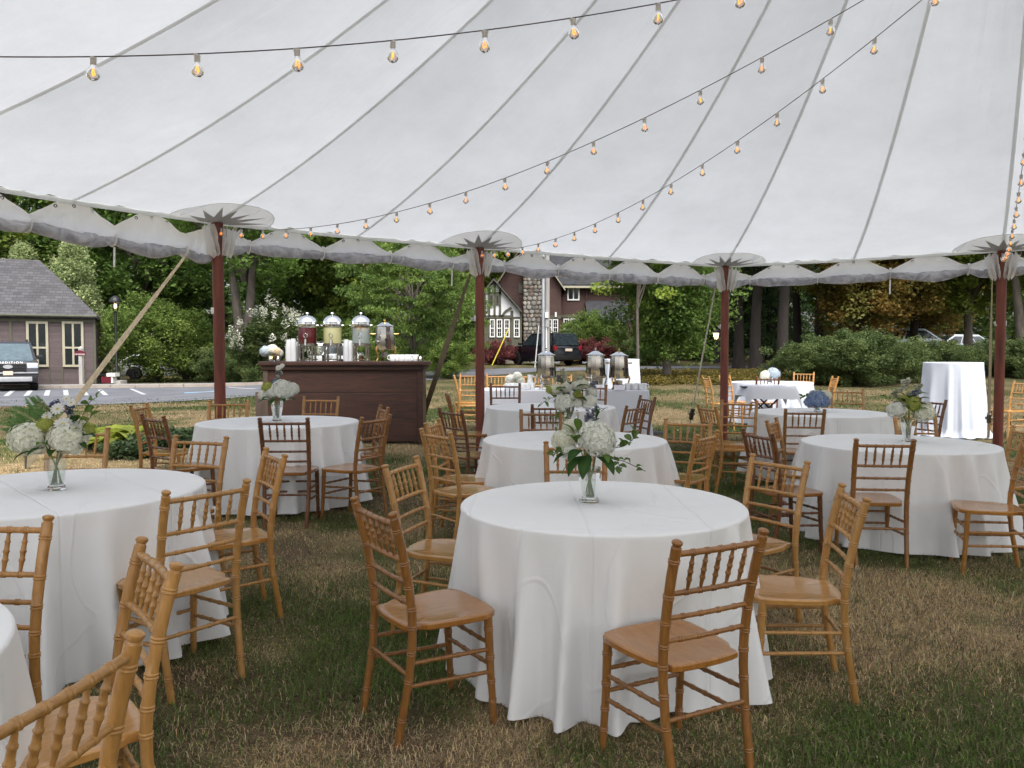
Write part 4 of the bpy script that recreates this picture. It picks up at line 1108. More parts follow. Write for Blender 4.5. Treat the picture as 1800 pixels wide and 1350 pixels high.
# ================================================================== vehicles
import bmesh
def bevelled(mb, name, mat, parent, off, seg=2, smooth=35):
    me = mb.mesh(name, 0); bm = bmesh.new(); bm.from_mesh(me)
    bmesh.ops.recalc_face_normals(bm, faces=bm.faces)
    bmesh.ops.bevel(bm, geom=[e for e in bm.edges if e.calc_face_angle(0) > .3], offset=off, segments=seg, profile=.6, affect='EDGES', clamp_overlap=True)
    bm.to_mesh(me); bm.free()
    me.polygons.foreach_set('use_smooth', [True] * len(me.polygons)); me.set_sharp_from_angle(angle=math.radians(smooth)); me.update()
    return link(name, me, mat, parent)
M['carblack'] = pm('black_paint', (.008, .009, .013), .22, var=.1, coat=1.0)
M['carnavy'] = pm('dark_paint', (.012, .015, .022), .2, var=.1, coat=1.0)
M['carwhite'] = pm('white_car_paint', (.68, .70, .73), .25, var=.04, coat=.8)
M['carsilver'] = pm('silver_car_paint', (.36, .40, .43), .25, .4, var=.04, coat=.8)
M['carglass'] = pm('car_glass', (.02, .028, .033), .05, var=.2, coat=.8)
M['carglasslight'] = pm('windscreen', (.07, .105, .125), .05, var=.2, coat=.8)
M['tyre'] = pm('tyre', (.012, .012, .012), .85)
M['rim'] = pm('rim', (.06, .06, .065), .3, .7)
M['headlamp'] = pm('headlamp', (.62, .66, .72), .08, .3, coat=1.)
M['taillamp'] = pm('taillamp', (.20, .010, .014), .15, coat=1.)
M['plate'] = pm('plate', (.55, .46, .38), .5, var=.3, vscale=30)
M['silverplastic'] = pm('silver_trim', (.42, .43, .44), .35, .5)
def lettering(body, size, mat, parent, loc, rot, ext=.002, sp=1.1):
    cu = bpy.data.curves.new('lettering', 'FONT'); cu.body = body; cu.size = size; cu.align_x = 'CENTER'; cu.extrude = ext; cu.space_character = sp
    tmp = bpy.data.objects.new('lettering_source', cu); col.objects.link(tmp); bpy.context.view_layer.update()
    me = bpy.data.meshes.new_from_object(tmp); bpy.data.objects.remove(tmp); bpy.data.curves.remove(cu); me.materials.clear()
    o_ = link('lettering', me, mat, parent, loc); o_.rotation_euler = rot
    return o_
def wheel(parent, x, y, r_, wd):
    t = MB(); s = 1 if x > 0 else -1
    prof = [(r_*.62, -.5), (r_*.9, -.5), (r_, -.36), (r_, .36), (r_*.9, .5), (r_*.62, .5)]
    n = 24; vs = [(x + u * wd, y + q * math.cos(2*PI*j/n), r_ + q * math.sin(2*PI*j/n)) for q, u in prof for j in range(n)]
    t.add(vs, [(i*n+j, i*n+(j+1)%n, (i+1)*n+(j+1)%n, (i+1)*n+j) for i in range(5) for j in range(n)])
    w_ = t.build('wheel', M['tyre'], parent)
    h = MB(); xo = x + s * wd * .40
    for k in range(6):
        a = 2*PI*k/6; h.bar((xo, y, r_), (xo, y + r_*.6*math.cos(a), r_ + r_*.6*math.sin(a)), .09, .05, (1, 0, 0))
    h.sweep([(xo - s*.05, y, r_), (xo + s*.01, y, r_)], r_*.17, 12)
    h.sweep([(x - s*wd*.2, y, r_), (x - s*wd*.15, y, r_)], r_*.62, 20); h.build('rim', M['rim'], w_)
def car(name, label, cat, loc, heading, paint, L=5.2, W=1.98, H=1.93, suv=True, glassm=None, front_detail=False):
    t = thing(name, label, cat, loc, heading - PI/2)
    gm_ = glassm or M['carglass']; hw = W/2; fy, ry = L/2, -L/2; belt = H*.60; hood = H*.585; gc = H*.13
    wr = .40 if suv else .33; fw, rw = fy - .95, ry + 1.02
    def arch(c): return [(c + (wr+.07)*math.cos(a), wr + (wr+.07)*math.sin(a)) for a in [PI*k/10 for k in range(11)]]
    front = [(fy-.06, gc+.12), (fy, gc+.32), (fy-.01, H*.42), (fy-.10, hood-.04), (fy-.28, hood)]
    cow = fy - 1.42 if suv else fy - 1.15
    prof = front + [(cow, belt+.03), (ry+.12, belt+.02), (ry, belt-.12), (ry-.02, H*.30), (ry+.08, gc+.08)]
    prof += [(rw-wr-.09, gc)] + [p for p in reversed(arch(rw)) if p[1] > gc] + [(rw+wr+.09, gc), (fw-wr-.09, gc)] + [p for p in reversed(arch(fw)) if p[1] > gc] + [(fw+wr+.09, gc)]
    mb = MB(); mb.prism([(-hw, y, z) for y, z in prof], (W, 0, 0)); body = bevelled(mb, 'body', paint, t, .05)
    y0, y1 = ry + .06, cow + .05; tw = hw*.80; ty0, ty1 = (ry + .32, cow - .80) if suv else (ry + 1.0, cow - .85)
    mb = MB(); b_ = belt - .02
    mb.add([(-hw+.02, y0, b_), (hw-.02, y0, b_), (hw-.02, y1, b_), (-hw+.02, y1, b_), (-tw, ty0, H-.03), (tw, ty0, H-.03), (tw, ty1, H-.02), (-tw, ty1, H-.02)],
           [(0, 3, 2, 1), (4, 5, 6, 7), (0, 1, 5, 4), (1, 2, 6, 5), (2, 3, 7, 6), (3, 0, 4, 7)])
    bevelled(mb, 'cabin', paint, t, .07)
    def sx(z, s): return s * (hw - .02 + (tw - hw + .02) * (z - b_) / (H - .03 - b_) + .010)
    def yl(z, lo): return (y0 + (ty0 - y0) * (z - b_) / (H - .03 - b_)) if lo else (y1 + (ty1 - y1) * (z - b_) / (H - .03 - b_))
    z0, z1 = belt + .05, H - .15
    cuts = [.02, .31, .34, .64, .67, .97]
    for s in (-1, 1):
        for k in range(3):
            pts = []
            for z, u in ((z0, cuts[2*k]), (z0, cuts[2*k+1]), (z1, cuts[2*k+1]), (z1, cuts[2*k])):
                a, b = yl(z, True) + .12, yl(z, False) - .10; pts.append((sx(z, s), a + (b - a) * u, z))
            mb = MB(); mb.prism(pts, (.006 * s, 0, 0)); mb.build('side_window', gm_, t, 20)
        mb = MB(); mb.box(s*hw - .02 if s > 0 else s*hw - .20, s*hw + .20 if s > 0 else s*hw + .02, cow - .12, cow + .02, belt + .04, belt + .21); bevelled(mb, 'mirror', M['blackplastic'], t, .03)
        for yw in (fw, rw): wheel(t, s * (hw - .13), yw, wr, .26)
        mb = MB(); mb.box(min(s*.62*hw, s*hw*.985), max(s*.62*hw, s*hw*.985), fy - .12, fy + .012, H*.45, H*.555); bevelled(mb, 'headlight', M['headlamp'], t, .03)
        mb = MB(); mb.box(min(s*.80*hw, s*hw*1.005), max(s*.80*hw, s*hw*1.005), ry - .03, ry + .14, H*.46, H*.60); bevelled(mb, 'tail_light', M['taillamp'], t, .02)
    def wscreen(nm, lo, m_):
        pts = []
        for z, k in ((z0 - .02, .88), (z1 + .05, .90)):
            hwz = sx(z, 1) * k; yy = yl(z, lo) + (-.012 if lo else .012); pts.append((hwz, yy, z))
        mb = MB(); (xa, ya, za), (xb, yb, zb_) = pts; mb.prism([(-xa, ya, za), (xa, ya, za), (xb, yb, zb_), (-xb, yb, zb_)], (0, -.008 if lo else .008, 0)); mb.build(nm, m_, t, 20)
    wscreen('windscreen', False, M['carglasslight'] if front_detail else gm_); wscreen('rear_window', True, gm_)
    for nm, ys in (('front_bumper', fy), ('rear_bumper', ry)):
        s = 1 if ys > 0 else -1; mb = MB(); mb.box(-hw*.97, hw*.97, min(ys, ys + s*.05), max(ys, ys + s*.05), gc + .10, H*.31); bevelled(mb, nm, M['blackplastic'], t, .03)
        mb = MB(); mb.box(-.25 if s < 0 else -.16, .25 if s < 0 else .16, min(ys + s*.052, ys + s*.065), max(ys + s*.052, ys + s*.065), (H*.32 if s > 0 else H*.44), (H*.40 if s > 0 else H*.52))
        mb.build('number_plate', M['plate'], t, 20)
    mb = MB(); mb.box(-hw*.60, hw*.60, fy - .02, fy + .016, H*.37, H*.55); gr = bevelled(mb, 'grille', M['blackplastic'], t, .02)
    if suv:
        for s in (-1, 1): mb = MB(); mb.sweep([(s*tw*.88, ty0 + .2, H), (s*tw*.88, ty0 + .3, H + .07), (s*tw*.88, ty1 - .3, H + .07), (s*tw*.88, ty1 - .15, H)], .02, 8); mb.build('roof_rail', M['blackplastic'], t)
    if front_detail:
        for zz in (.42, .47, .52): mb = MB(); mb.box(-hw*.60, hw*.60, fy + .016, fy + .03, H*zz - .012, H*zz + .012); mb.build('grille_bar', M['rim'], gr, 20)
        mb = MB(); mb.sweep([(0, fy + .02, H*.485), (0, fy + .05, H*.485)], .075, 24); em = mb.build('emblem', M['silverplastic'], gr); em.scale = (2.1, 1, 1)
        mb = MB(); mb.bar((-hw*.97, fy + .02, H*.365), (hw*.97, fy + .02, H*.365), .03, .05); mb.bar((hw*.62, fy + .02, H*.365), (hw*.99, fy - .02, H*.44), .03, .05); mb.build('chrome_strip', M['silverplastic'], t)
        mb = MB(); mb.box(-hw*.78, hw*.78, fy + .04, fy + .075, gc + .12, gc + .30); bevelled(mb, 'skid_plate', M['silverplastic'], t, .02)
        lettering('EXPEDITION', .125, M['silverplastic'], t, (0, fy + .004, H*.545), (PI/2 - .35, 0, PI), .006, 1.45)
    return t
Yc = 29.6; x = xp(14, Yc); hd = math.atan2(-Yc, -x)
car('parked_car', 'dark sport utility car facing the camera beside the clapboard building', 'car', (x - math.cos(hd) * 2.6, Yc - math.sin(hd) * 2.6, G(x, Yc) + .02), hd, M['carnavy'], front_detail=True)
x = xp(955, 46.5); car('parked_car', 'black sport utility car parked in front of the red house', 'car', (x, 46.5, zp(643, 45.0)), math.radians(124), M['carblack'], 4.75, 1.95, 1.90)
x = xp(551, 40); car('parked_car', 'white car seen between the legs of the drink dispensers', 'car', (x, 40, G(x, 40) + .15), math.radians(205), M['carwhite'], 4.5, 1.85, 1.72)
x = xp(588, 41); car('parked_car', 'white hatchback behind the lemonade dispenser stand', 'car', (x, 41.5, G(x, 41.5) + .2), math.radians(255), M['carwhite'], 4.4, 1.85, 1.75)
x = xp(282, 45); car('parked_car', 'white car half hidden behind the large rounded bush', 'car', (x, 45, G(x, 45)), math.radians(20), M['carwhite'], 4.6, 1.8, 1.5, False)
x = xp(1572, 44); car('parked_car', 'silver car roof showing above the dark evergreen shrubs', 'car', (x, 44, G(x, 44) + .55), math.radians(185), M['carsilver'], 4.6, 1.8, 1.6, False)
x = xp(1672, 50); car('parked_car', 'silver car glimpsed through leaves behind the cocktail table', 'car', (x, 50, G(x, 50) + .25), math.radians(185), M['carsilver'], 4.6, 1.8, 1.6, False)

# ================================================================== street furniture
M['blackiron'] = pm('black_iron', (.012, .013, .014), .45, var=.2)
M['maroon'] = pm('maroon_paint', (.12, .012, .022), .5, var=.15)
M['weathered'] = pm('weathered_wood', (.40, .38, .36), .85, var=.2, vscale=8, stretch=(1, 1, .2))
M['pole_wood'] = pm('utility_wood', (.30, .29, .27), .9, var=.2, vscale=6, stretch=(1, 1, .1))
M['galv'] = pm('galvanised', (.50, .53, .57), .4, .6, var=.1)
M['yellow'] = pm('yellow_plastic', (.62, .50, .05), .5)
def lamp_post(px, Y, ztop, label, lit):
    x = xp(px, Y); gz = G(x, Y); t = thing('lamp_post', label, 'lamp post', (x, Y, gz)); h = ztop - gz
    mb = MB(); mb.lathe([(.16, -.1), (.16, .25), (.10, .40), (.065, .5), (.055, h - .75), (.09, h - .72), (.09, h - .68)], 14); mb.build('post', M['blackiron'], t)
    mb = MB(); mb.lathe([(.09, h - .66), (.13, h - .60), (.19, h - .28), (.17, h - .27)], 8); mb.build('lantern_glass', M['lampglow'] if lit else M['bulbglass'], t)
    mb = MB()
    for k in range(6): a = 2*PI*k/6; mb.sweep([(.10*math.cos(a), .10*math.sin(a), h - .67), (.195*math.cos(a), .195*math.sin(a), h - .27)], .014, 6)
    mb.build('lantern_frame', M['blackiron'], t)
    mb = MB(); mb.lathe([(.27, h - .27), (.27, h - .21), (.20, h - .07), (.12, h - .01), (.03, h + .04)], 16); mb.build('lantern_cap', M['blackiron'], t)
    if not lit:
        mb = MB(); mb.lathe([(.02, h - .58), (.06, h - .5), (.06, h - .38), (.02, h - .32)], 10); mb.build('lamp', M['lampglow'], t)
        mb = MB(); mb.box(-.32, .32, -.32, .32, -.15, .22); bevelled(mb, 'footing', M['concrete'], t, .02)
    return t
lamp_post(205, 36.5, zp(521, 36.5), 'tall black lamp post with lantern beside the clapboard building', False)
lamp_post(1258, 50, zp(578, 50), 'lit lantern on a black post behind the guy rope of the middle pole', True)
# parking sign
Y = 34.6; x = xp(143, Y); gz = G(x, Y) + .1
t = thing('parking_sign', 'small maroon parking sign on a weathered post before the clapboard wall', 'sign', (x, Y, gz)); h = zp(608, Y) - gz
mb = MB(); mb.box(-.075, .075, -.075, .075, -.2, h - .12); mb.add([(-.085,-.085,h-.12),(.085,-.085,h-.12),(.085,.085,h-.12),(-.085,.085,h-.12),(0,0,h)], [(0,1,4),(1,2,4),(2,3,4),(3,0,4)]); mb.build('post', M['weathered'], t, 30)
zt = zp(617, Y) - gz; zb = zp(625, Y) - gz
mb = MB(); mb.prism([(-.23, -.10, zb), (.23, -.10, zb), (.25, -.10, zt - .06), (.10, -.10, zt), (0, -.10, zt + .05), (-.10, -.10, zt), (-.25, -.10, zt - .06)], (0, .025, 0)); bd = mb.build('board', M['maroon'], t, 20)
lettering('PARKING', .095, M['whitepaint'], bd, (0, -.105, zb + .025), (PI/2, 0, 0), .002, 1.15)
# bench-like black and white object by the lamp
Y = 36.2; x = xp(190, Y); t = thing('litter_box', 'low maroon box with a white and black lid beside the lamp post', 'box', (x, Y, G(x, Y) + .10))
mb = MB(); mb.box(-.22, .22, -.2, .2, 0, .30); mb.build('box_body', M['maroon'], t, 20)
mb = MB(); mb.box(-.40, .02, -.22, .22, .34, .42); mb.build('lid', M['blackiron'], t, 20)
mb = MB(); mb.box(.03, .42, -.22, .22, .30, .46); mb.box(.20, .30, -.18, .18, 0, .299); mb.build('lid_panel', M['whitepaint'], t, 20)
# utility pole
Y = 40.0; x = xp(962, Y); gz = G(x, Y)
t = thing('utility_pole', 'grey wooden utility pole with metal conduit in front of the chimney', 'pole', (x, Y, gz))
mb = MB(); mb.sweep([(0, 0, -.2), (0, 0, 9.0)], [.135, .10], 14); mb.build('post', M['pole_wood'], t)
mb = MB(); mb.sweep([(-.21, -.08, 0), (-.21, -.08, 7.5)], .085, 12); mb.build('conduit', M['galv'], t)
mb = MB(); mb.sweep([(-.06, -.15, 0), (-.06, -.15, zp(575, Y) - gz)], .035, 8); mb.box(-.12, .04, -.22, -.10, zp(559, Y) - gz, zp(549, Y) - gz); mb.build('cable_box', M['whitepaint'], t, 30)
mb = MB(); mb.box(-.10, .06, -.22, -.10, zp(575, Y) - gz, zp(562, Y) - gz); mb.build('meter', M['silverplastic'], t, 30)
Y = 39; a = (xp(865, Y), Y, zp(640, Y) - .05); b = (xp(894, Y), Y + .3, zp(578, Y))
t = thing('guy_marker', 'slanted yellow guy wire marker on the grass left of the black car', 'marker', a)
mb = MB(); mb.sweep([(0, 0, 0), tuple(b[i] - a[i] for i in range(3))], .028, 8); mb.build('sleeve', M['yellow'], t)
Y = 41; a = (xp(940, Y), Y, zp(648, Y)); b = (xp(947, Y), Y, zp(572, Y))
t = thing('guy_marker', 'thin pale slanted marker rod in front of the black car', 'marker', a)
mb = MB(); mb.sweep([(0, 0, -.05), tuple(b[i] - a[i] for i in range(3))], .03, 8); mb.build('sleeve', M['whitepaint'], t)
# plants in the bed at the left
def hosta(px, Y, s_, label):
    x = xp(px, Y); t = thing('hosta_plant', label, 'plant', (x, Y, G(x, Y))); r = np.random.default_rng(int(px)); vs = []; fs = []; cs = []
    for k in range(46):
        a = r.random() * 6.28; Ln = s_ * (.22 + .16 * r.random()); up = .5 + .8 * r.random(); wd = Ln * .24; d = np.array([math.cos(a), math.sin(a), 0]); sd = np.array([-d[1], d[0], 0])
        for q in range(6):
            u = q / 5; p = d * Ln * u + np.array([0, 0, Ln * up * (u - .75 * u * u)]); ww = wd * math.sin(PI * min(1, .08 + .92 * u)) ** .8 + .003
            vs += [p - sd * ww + [0, 0, ww * .35], p, p + sd * ww + [0, 0, ww * .35]]; cc = np.array([.25, .29, .045]) * (.6 + .7 * r.random()); cs += [cc] * 3
        o_ = k * 18
        for q in range(5): fs += [(o_+q*3, o_+q*3+1, o_+q*3+4, o_+q*3+3), (o_+q*3+1, o_+q*3+2, o_+q*3+5, o_+q*3+4)]
    link('leaves', np_mesh('hosta_leaves', np.array(vs), np.array(fs), np.array(cs), True), LM, t)
hosta(182, 10.5, 1.5, 'yellow-green hosta plant nearest the fern bouquet'); hosta(214, 10.3, 1.7, 'yellow-green hosta clump just left of the empty chairs'); hosta(150, 10.9, 1.2, 'small hosta clump behind the front left bouquet')
def juniper(px, Y, s_, label):
    x = xp(px, Y); t = thing('juniper_plant', label, 'plant', (x, Y, G(x, Y))); r = np.random.default_rng(int(px) + 1)
    c = crown_centres(r, 90, .52 * s_, .45 * s_, .17 * s_, .13 * s_, .4, .3); v, f, cl = leafset(r, c, .10 * s_, 60, .045, (.035, .065, .030), (.110, .155, .065), -.2, .8)
    link('foliage', np_mesh('juniper_foliage', v, f, cl), LM, t)
juniper(228, 9.8, .75, 'low dark juniper in front of the hostas'); juniper(290, 10.2, .9, 'spreading juniper seen between the left chairs'); juniper(325, 10.5, .8, 'juniper nearest the tent pole left of the bar')

# ================================================================== round tables
def cloth(seed, H_, R=.765, hx_=None, hy_=None, drop=None, nf=17, amp=.085, flare=.070, nseg=300, rows=30, pool=0., dents=()):
    r = np.random.default_rng(seed); th = np.linspace(0, 2*PI, nseg, endpoint=False)
    if hx_ is None: bx, by = np.cos(th), np.sin(th); ox, oy = R*bx, R*by; nx_, ny_ = bx, by
    else:
        e = .18; ox = hx_*np.sign(np.cos(th))*np.abs(np.cos(th))**e; oy = hy_*np.sign(np.sin(th))*np.abs(np.sin(th))**e
        dx = np.roll(ox, -1) - np.roll(ox, 1); dy = np.roll(oy, -1) - np.roll(oy, 1); l = np.hypot(dx, dy) + 1e-9; nx_, ny_ = dy/l, -dx/l
        for _ in range(4): nx_ = (np.roll(nx_, 1) + nx_ + np.roll(nx_, -1))/3; ny_ = (np.roll(ny_, 1) + ny_ + np.roll(ny_, -1))/3
        l = np.hypot(nx_, ny_); nx_, ny_ = nx_/l, ny_/l
    drop = H_ - .015 if drop is None else drop
    W_ = r.random(8)*6.28; mod = np.clip(.72 + .22*np.sin(2*th + W_[0]) + .22*np.sin(5*th + W_[1]) + .18*np.sin(7*th + W_[2]), .12, 1.15); pwr = .95 + .30*np.sin(3*th + W_[3]); wrp = 1.1*np.sin(2*th + W_[4]) + .8*np.sin(3*th + W_[5]) + .5*np.sin(5*th + W_[6])
    ks = np.sort((np.arange(nf) + .75*(r.random(nf) - .5))*2*PI/nf); wd = (2*PI/nf)*(.17 + .17*r.random(nf)); am = .30 + .95*r.random(nf); pw = .8 + 1.1*r.random(nf); sk = (r.random(nf) - .5)*.34
    V_ = []; rho = .012
    for s in (0.001, .25, .5, .75, .93): V_.append(np.stack([ox*s, oy*s, np.full(nseg, H_) + .0015*np.sin(th*3 + s*9 + seed)], -1))
    for a in (0, .35, .8, 1.2, PI/2):
        off = -rho + rho*math.sin(a); V_.append(np.stack([ox + nx_*off, oy + ny_*off, np.full(nseg, H_ - rho + rho*math.cos(a))], -1))
    for j in range(1, rows + 1):
        u = j/rows; ph_ = nf*th + wrp + .5*(u - .5)*np.sin(4*th + W_[7]); c_ = np.cos(ph_)
        f = (2*((1 + c_)/2)**(2.3 - .8*u) - 1 + .22)*mod*u**pwr + .20*mod*u**2*np.cos(2.0*ph_ + 1.0 + W_[0])
        off = flare*u**1.05 + amp*f + .0025*np.sin(th*29 + 5*u + seed)*u
        for da, dw, do in dents:
            wg = np.exp(-((((th - da + PI) % (2*PI)) - PI)/dw)**2)*ss(.15, .5, u); off = off*(1 - wg) + np.minimum(off, do)*wg
        if pool: off = off + pool*max(0, (u - .9)/.1)**2*(1 + .6*np.sin(th*9 + seed))
        z = H_ - rho - (drop - rho)*u + .016*u*np.clip(f, -1, 1.5)
        V_.append(np.stack([ox + nx_*off, oy + ny_*off, np.maximum(z, .004)], -1))
    V_ = np.concatenate(V_); nr = len(V_)//nseg; ii = np.arange(nseg); F_ = []
    for j in range(nr - 1): F_.append(np.stack([j*nseg + ii, (j+1)*nseg + ii, (j+1)*nseg + (ii+1)%nseg, j*nseg + (ii+1)%nseg], -1))
    return np_mesh('cloth', V_, np.concatenate(F_), None, True)
TOPM = MB(); TOPM.lathe([(.74, .715), (.755, .72), (.755, .740), (.74, .745)], 40); TOPM = TOPM.mesh('tabletop'); 
M['ply'] = pm('plywood', (.32, .22, .12), .7)
ROUND = {}
def round_table(key, x, y, label, seed, R=.765, group='round tables draped in white', dz=0.0, rz=0.0, linen='linen'):
    t = thing('round_table', label, 'table', (x, y, G(x, y) + dz), rz, group)
    HT = .795 if R < .75 else .762; cm = cloth(seed, HT, R=R, dents=((-1.24, .26, -.045), (-2.67, .2, .0)) if R < .75 else (), amp=.092 if R < .75 else .105, flare=.045 if R < .75 else .07); link('tablecloth', cm, M[linen], t)
    tt = link('tabletop', TOPM, M['ply'], t); tt.scale = (R / .77, R / .77, HT / .762)
    ROUND[key] = t; return t
TB = {'T1': (.445, 3.87), 'TR': (3.25, 6.60), 'T2': (.52, 6.54), 'T3': (.46, 9.31), 'TL': (-2.27, 7.63), 'T4': (-2.41, 4.05), 'T5': (-1.97, 1.66), 'T6': (3.59, 9.16), 'T7': (4.95, 15.0)}
LB = {'T1': 'nearest fully visible round table with white cloth, hydrangea vase on it', 'TR': 'round white table at right with yellow-green and white bouquet', 'T2': 'round white table directly behind the nearest one',
      'T3': 'round white table in front of the coffee urns', 'TL': 'round white table in front of the wooden bar', 'T4': 'round white table at left carrying the fern bouquet', 'T5': 'white draped table edge in the bottom left corner',
      'T6': 'round white table holding the low blue hydrangea', 'T7': 'farthest round white table outside the tent'}
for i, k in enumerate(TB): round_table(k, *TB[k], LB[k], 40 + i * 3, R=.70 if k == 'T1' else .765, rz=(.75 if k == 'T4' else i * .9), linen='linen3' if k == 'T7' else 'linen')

# ================================================================== chiavari chairs
def ringed(mb, pts, r0, r1, rings, n=12, rb=.0032, sub=5, taper_end=None):
    """a turned stick along a polyline with double bamboo rings at the given fractions"""
    pts = [Vector(p) for p in pts]; seg = [(pts[i+1] - pts[i]).length for i in range(len(pts)-1)]; tot = sum(seg)
    def at_(u):
        d = u*tot
        for i, s in enumerate(seg):
            if d <= s or i == len(seg)-1: return pts[i].lerp(pts[i+1], min(1, d/s))
            d -= s
    us = set([k/(len(pts)*sub) for k in range(len(pts)*sub + 1)]); bump = {}
    for q in rings:
        for c in (q - .0048/tot, q + .0048/tot):
            for du, b in ((-.0042, 0), (-.0022, .8), (0, 1), (.0022, .8), (.0042, 0)):
                u = round(min(1, max(0, c + du/tot)), 5); bump[u] = max(bump.get(u, 0), b)
    us = sorted([u for u in us if not any(abs(u - b) < .004/tot for b in bump)] + list(bump))
    mb.sweep([at_(u) for u in us], [r0 + (r1 - r0)*u + rb*bump.get(u, 0) for u in us], n)
def chair_meshes():
    m = {}
    for s, nm in ((-1, 'pl'), (1, 'pr')):
        mb = MB()
        path = [(s*.170, -.062, -.02), (s*.176, -.038, .12), (s*.181, -.012, .26), (s*.184, 0, .40), (s*.185, 0, .50), (s*.187, -.018, .64), (s*.190, -.045, .77), (s*.193, -.078, .893)]
        ringed(mb, path, .0155, .0185, [.13, .29, .41, .52, .60, .695, .80, .945], 14, .0028, 3)
        top = Vector(path[-1]); d = (top - Vector(path[-2])).normalized()
        mb.sweep([top + d*z for z in (-.002, .006, .010, .016, .022, .026, .028)], [.0165, .0135, .0165, .0195, .0185, .013, .004], 14); m[nm] = mb.mesh('back_post')
    for s, nm in ((-1, 'fl'), (1, 'fr')):
        mb = MB(); ringed(mb, [(s*.186, .372, -.02), (s*.182, .356, .22), (s*.180, .346, .440)], .0135, .0185, [.22, .40, .62, .88], 14, .0028, 4); m[nm] = mb.mesh('front_leg')
    def backpt(z): # y of the post axis at height z
        P = [(-.02, -.062), (.12, -.038), (.26, -.012), (.40, 0), (.50, 0), (.64, -.018), (.77, -.045), (.893, -.078)]
        for (a, ya), (b, yb) in zip(P, P[1:]):
            if z <= b: return ya + (yb - ya)*(z - a)/(b - a)
        return P[-1][1]
    for nm, z, rr in (('r1', .868, .0112), ('r2', .722, .0100), ('r3', .632, .0092), ('r4', .548, .0092)):
        mb = MB(); y = backpt(z); w_ = .178; ringed(mb, [(-w_, y, z), (-.09, y - .006, z), (0, y - .008, z), (.09, y - .006, z), (w_, y, z)], rr, rr, [.5 + k/6.0 for k in (-2, -1, 0, 1, 2)] if nm in ('r1', 'r2') else [.17, .39, .61, .83], 10, .0026, 2); m[nm] = mb.mesh('rail')
    for k in range(5):
        x = (k - 2)*.0595; y0, y1 = backpt(.727) - .006, backpt(.862) - .006; mb = MB(); a, b = Vector((x*.97, y0, .727)), Vector((x, y1, .862))
        prof = [(0, .0055), (.12, .0075), (.26, .0092), (.29, .0118), (.33, .0118), (.36, .0092), (.48, .0098), (.50, .0122), (.54, .0122), (.56, .0098), (.72, .0090), (.74, .0112), (.77, .0112), (.79, .0085), (.92, .0068), (1, .0050)]
        mb.sweep([a.lerp(b, u) for u, _ in prof], [q*.88 for _, q in prof], 9); m['s%d' % k] = mb.mesh('spindle')
    st = [((-.178, -.02, .225), (-.183, .352, .205)), ((.178, -.02, .225), (.183, .352, .205)), ((-.181, -.012, .315), (-.182, .350, .300)), ((.181, -.012, .315), (.182, .350, .300)),
          ((-.178, .349, .325), (.178, .349, .325)), ((-.181, .354, .235), (.181, .354, .235)), ((-.176, -.016, .270), (.176, -.016, .270))]
    for k, (a, b) in enumerate(st): mb = MB(); ringed(mb, [a, tuple((Vector(a) + Vector(b))/2), b], .0088, .0088, [.2, .4, .6, .8], 10, .0024, 3); m['t%d' % k] = mb.mesh('stretcher')
    half = [(0, .402), (.07, .401), (.13, .396), (.172, .383), (.196, .357), (.203, .315), (.203, .25), (.199, .18), (.192, .115), (.183, .075), (.168, .052), (.158, .040), (.155, .022), (.156, .006), (.150, -.008), (.120, -.016), (.06, -.022), (0, -.024)]
    out = half + [(-x, y) for x, y in reversed(half[1:-1])]; n = len(out); cx, cy = 0, .20
    def ring(s, z, ins=0.0):
        res = []
        for x, y in out:
            d = Vector((x - cx, y - cy)); l = d.length; f = max(0, (l - ins)/l)*s; X, Y_ = cx + d.x*f, cy + d.y*f
            res.append((X, Y_, z))
        return res
    zt = .458; rings = [ring(.5, zt - .028), ring(1, zt - .028, .006), ring(1, zt - .024, .001), ring(1, zt - .006, 0), ring(1, zt - .001, .004), ring(1, zt, .010), ring(.86, zt - .001), ring(.66, zt - .005), ring(.40, zt - .007), ring(.15, zt - .007)]
    mb = MB(); vs = [p for r in rings for p in r]; fs = [(i*n + (j+1) % n, i*n + j, (i+1)*n + j, (i+1)*n + (j+1) % n) for i in range(len(rings)-1) for j in range(n)]; fs = [tuple(reversed(f)) for f in fs]
    fs += [tuple(range(n)), tuple(range((len(rings)-1)*n, len(rings)*n))]; mb.add(vs, fs); m['seat'] = mb.mesh('seat', 35)
    for k, v in m.items(): v.materials.append(WOODS[0])
    return m
CM_ = chair_meshes()
def chair(x, y, phi, label, tone=0, dz=0.0):
    if tone == 0: tone = (0, 3, 4, 0, 3)[sum(map(ord, label)) % 5]
    f = math.radians(phi); x += .075*math.cos(f); y += .075*math.sin(f)
    t = thing('chiavari_chair', label, 'chair', (x, y, G(x, y) + dz), f - PI/2, 'wooden bamboo-turned chairs around the tables')
    for k, me in CM_.items():
        o_ = bpy.data.objects.new(me.name.split('.')[0], me); col.objects.link(o_); o_.parent = t
        o_.material_slots[0].link = 'OBJECT'; o_.material_slots[0].material = (SEATW if k == 'seat' else WOODS)[tone]
    return t
def pc(px, Y, phi, label, tone=0): return chair(xp(px, Y), Y, phi, label, tone)
chair(-.55, 3.12, 33, 'amber wooden chair at the left front of the nearest table', 1)
chair(.722, 2.70, 117, 'amber wooden chair with its back to the camera at the bottom centre', 1)
chair(1.56, 3.58, 172, 'honey wooden chair side-on at the right of the nearest table', 0)
chair(-.60, 4.28, 342, 'honey chair at the left rear of the nearest table', 0)
pc(1012, 5.15, 268, 'honey chair behind the bouquet of the nearest table', 0)
chair(1.55, 4.55, 212, 'pale honey chair at the right rear of the nearest table', 0)
chair(-1.335, 3.42, 143, 'honey chair at the right front of the fern bouquet table', 0)
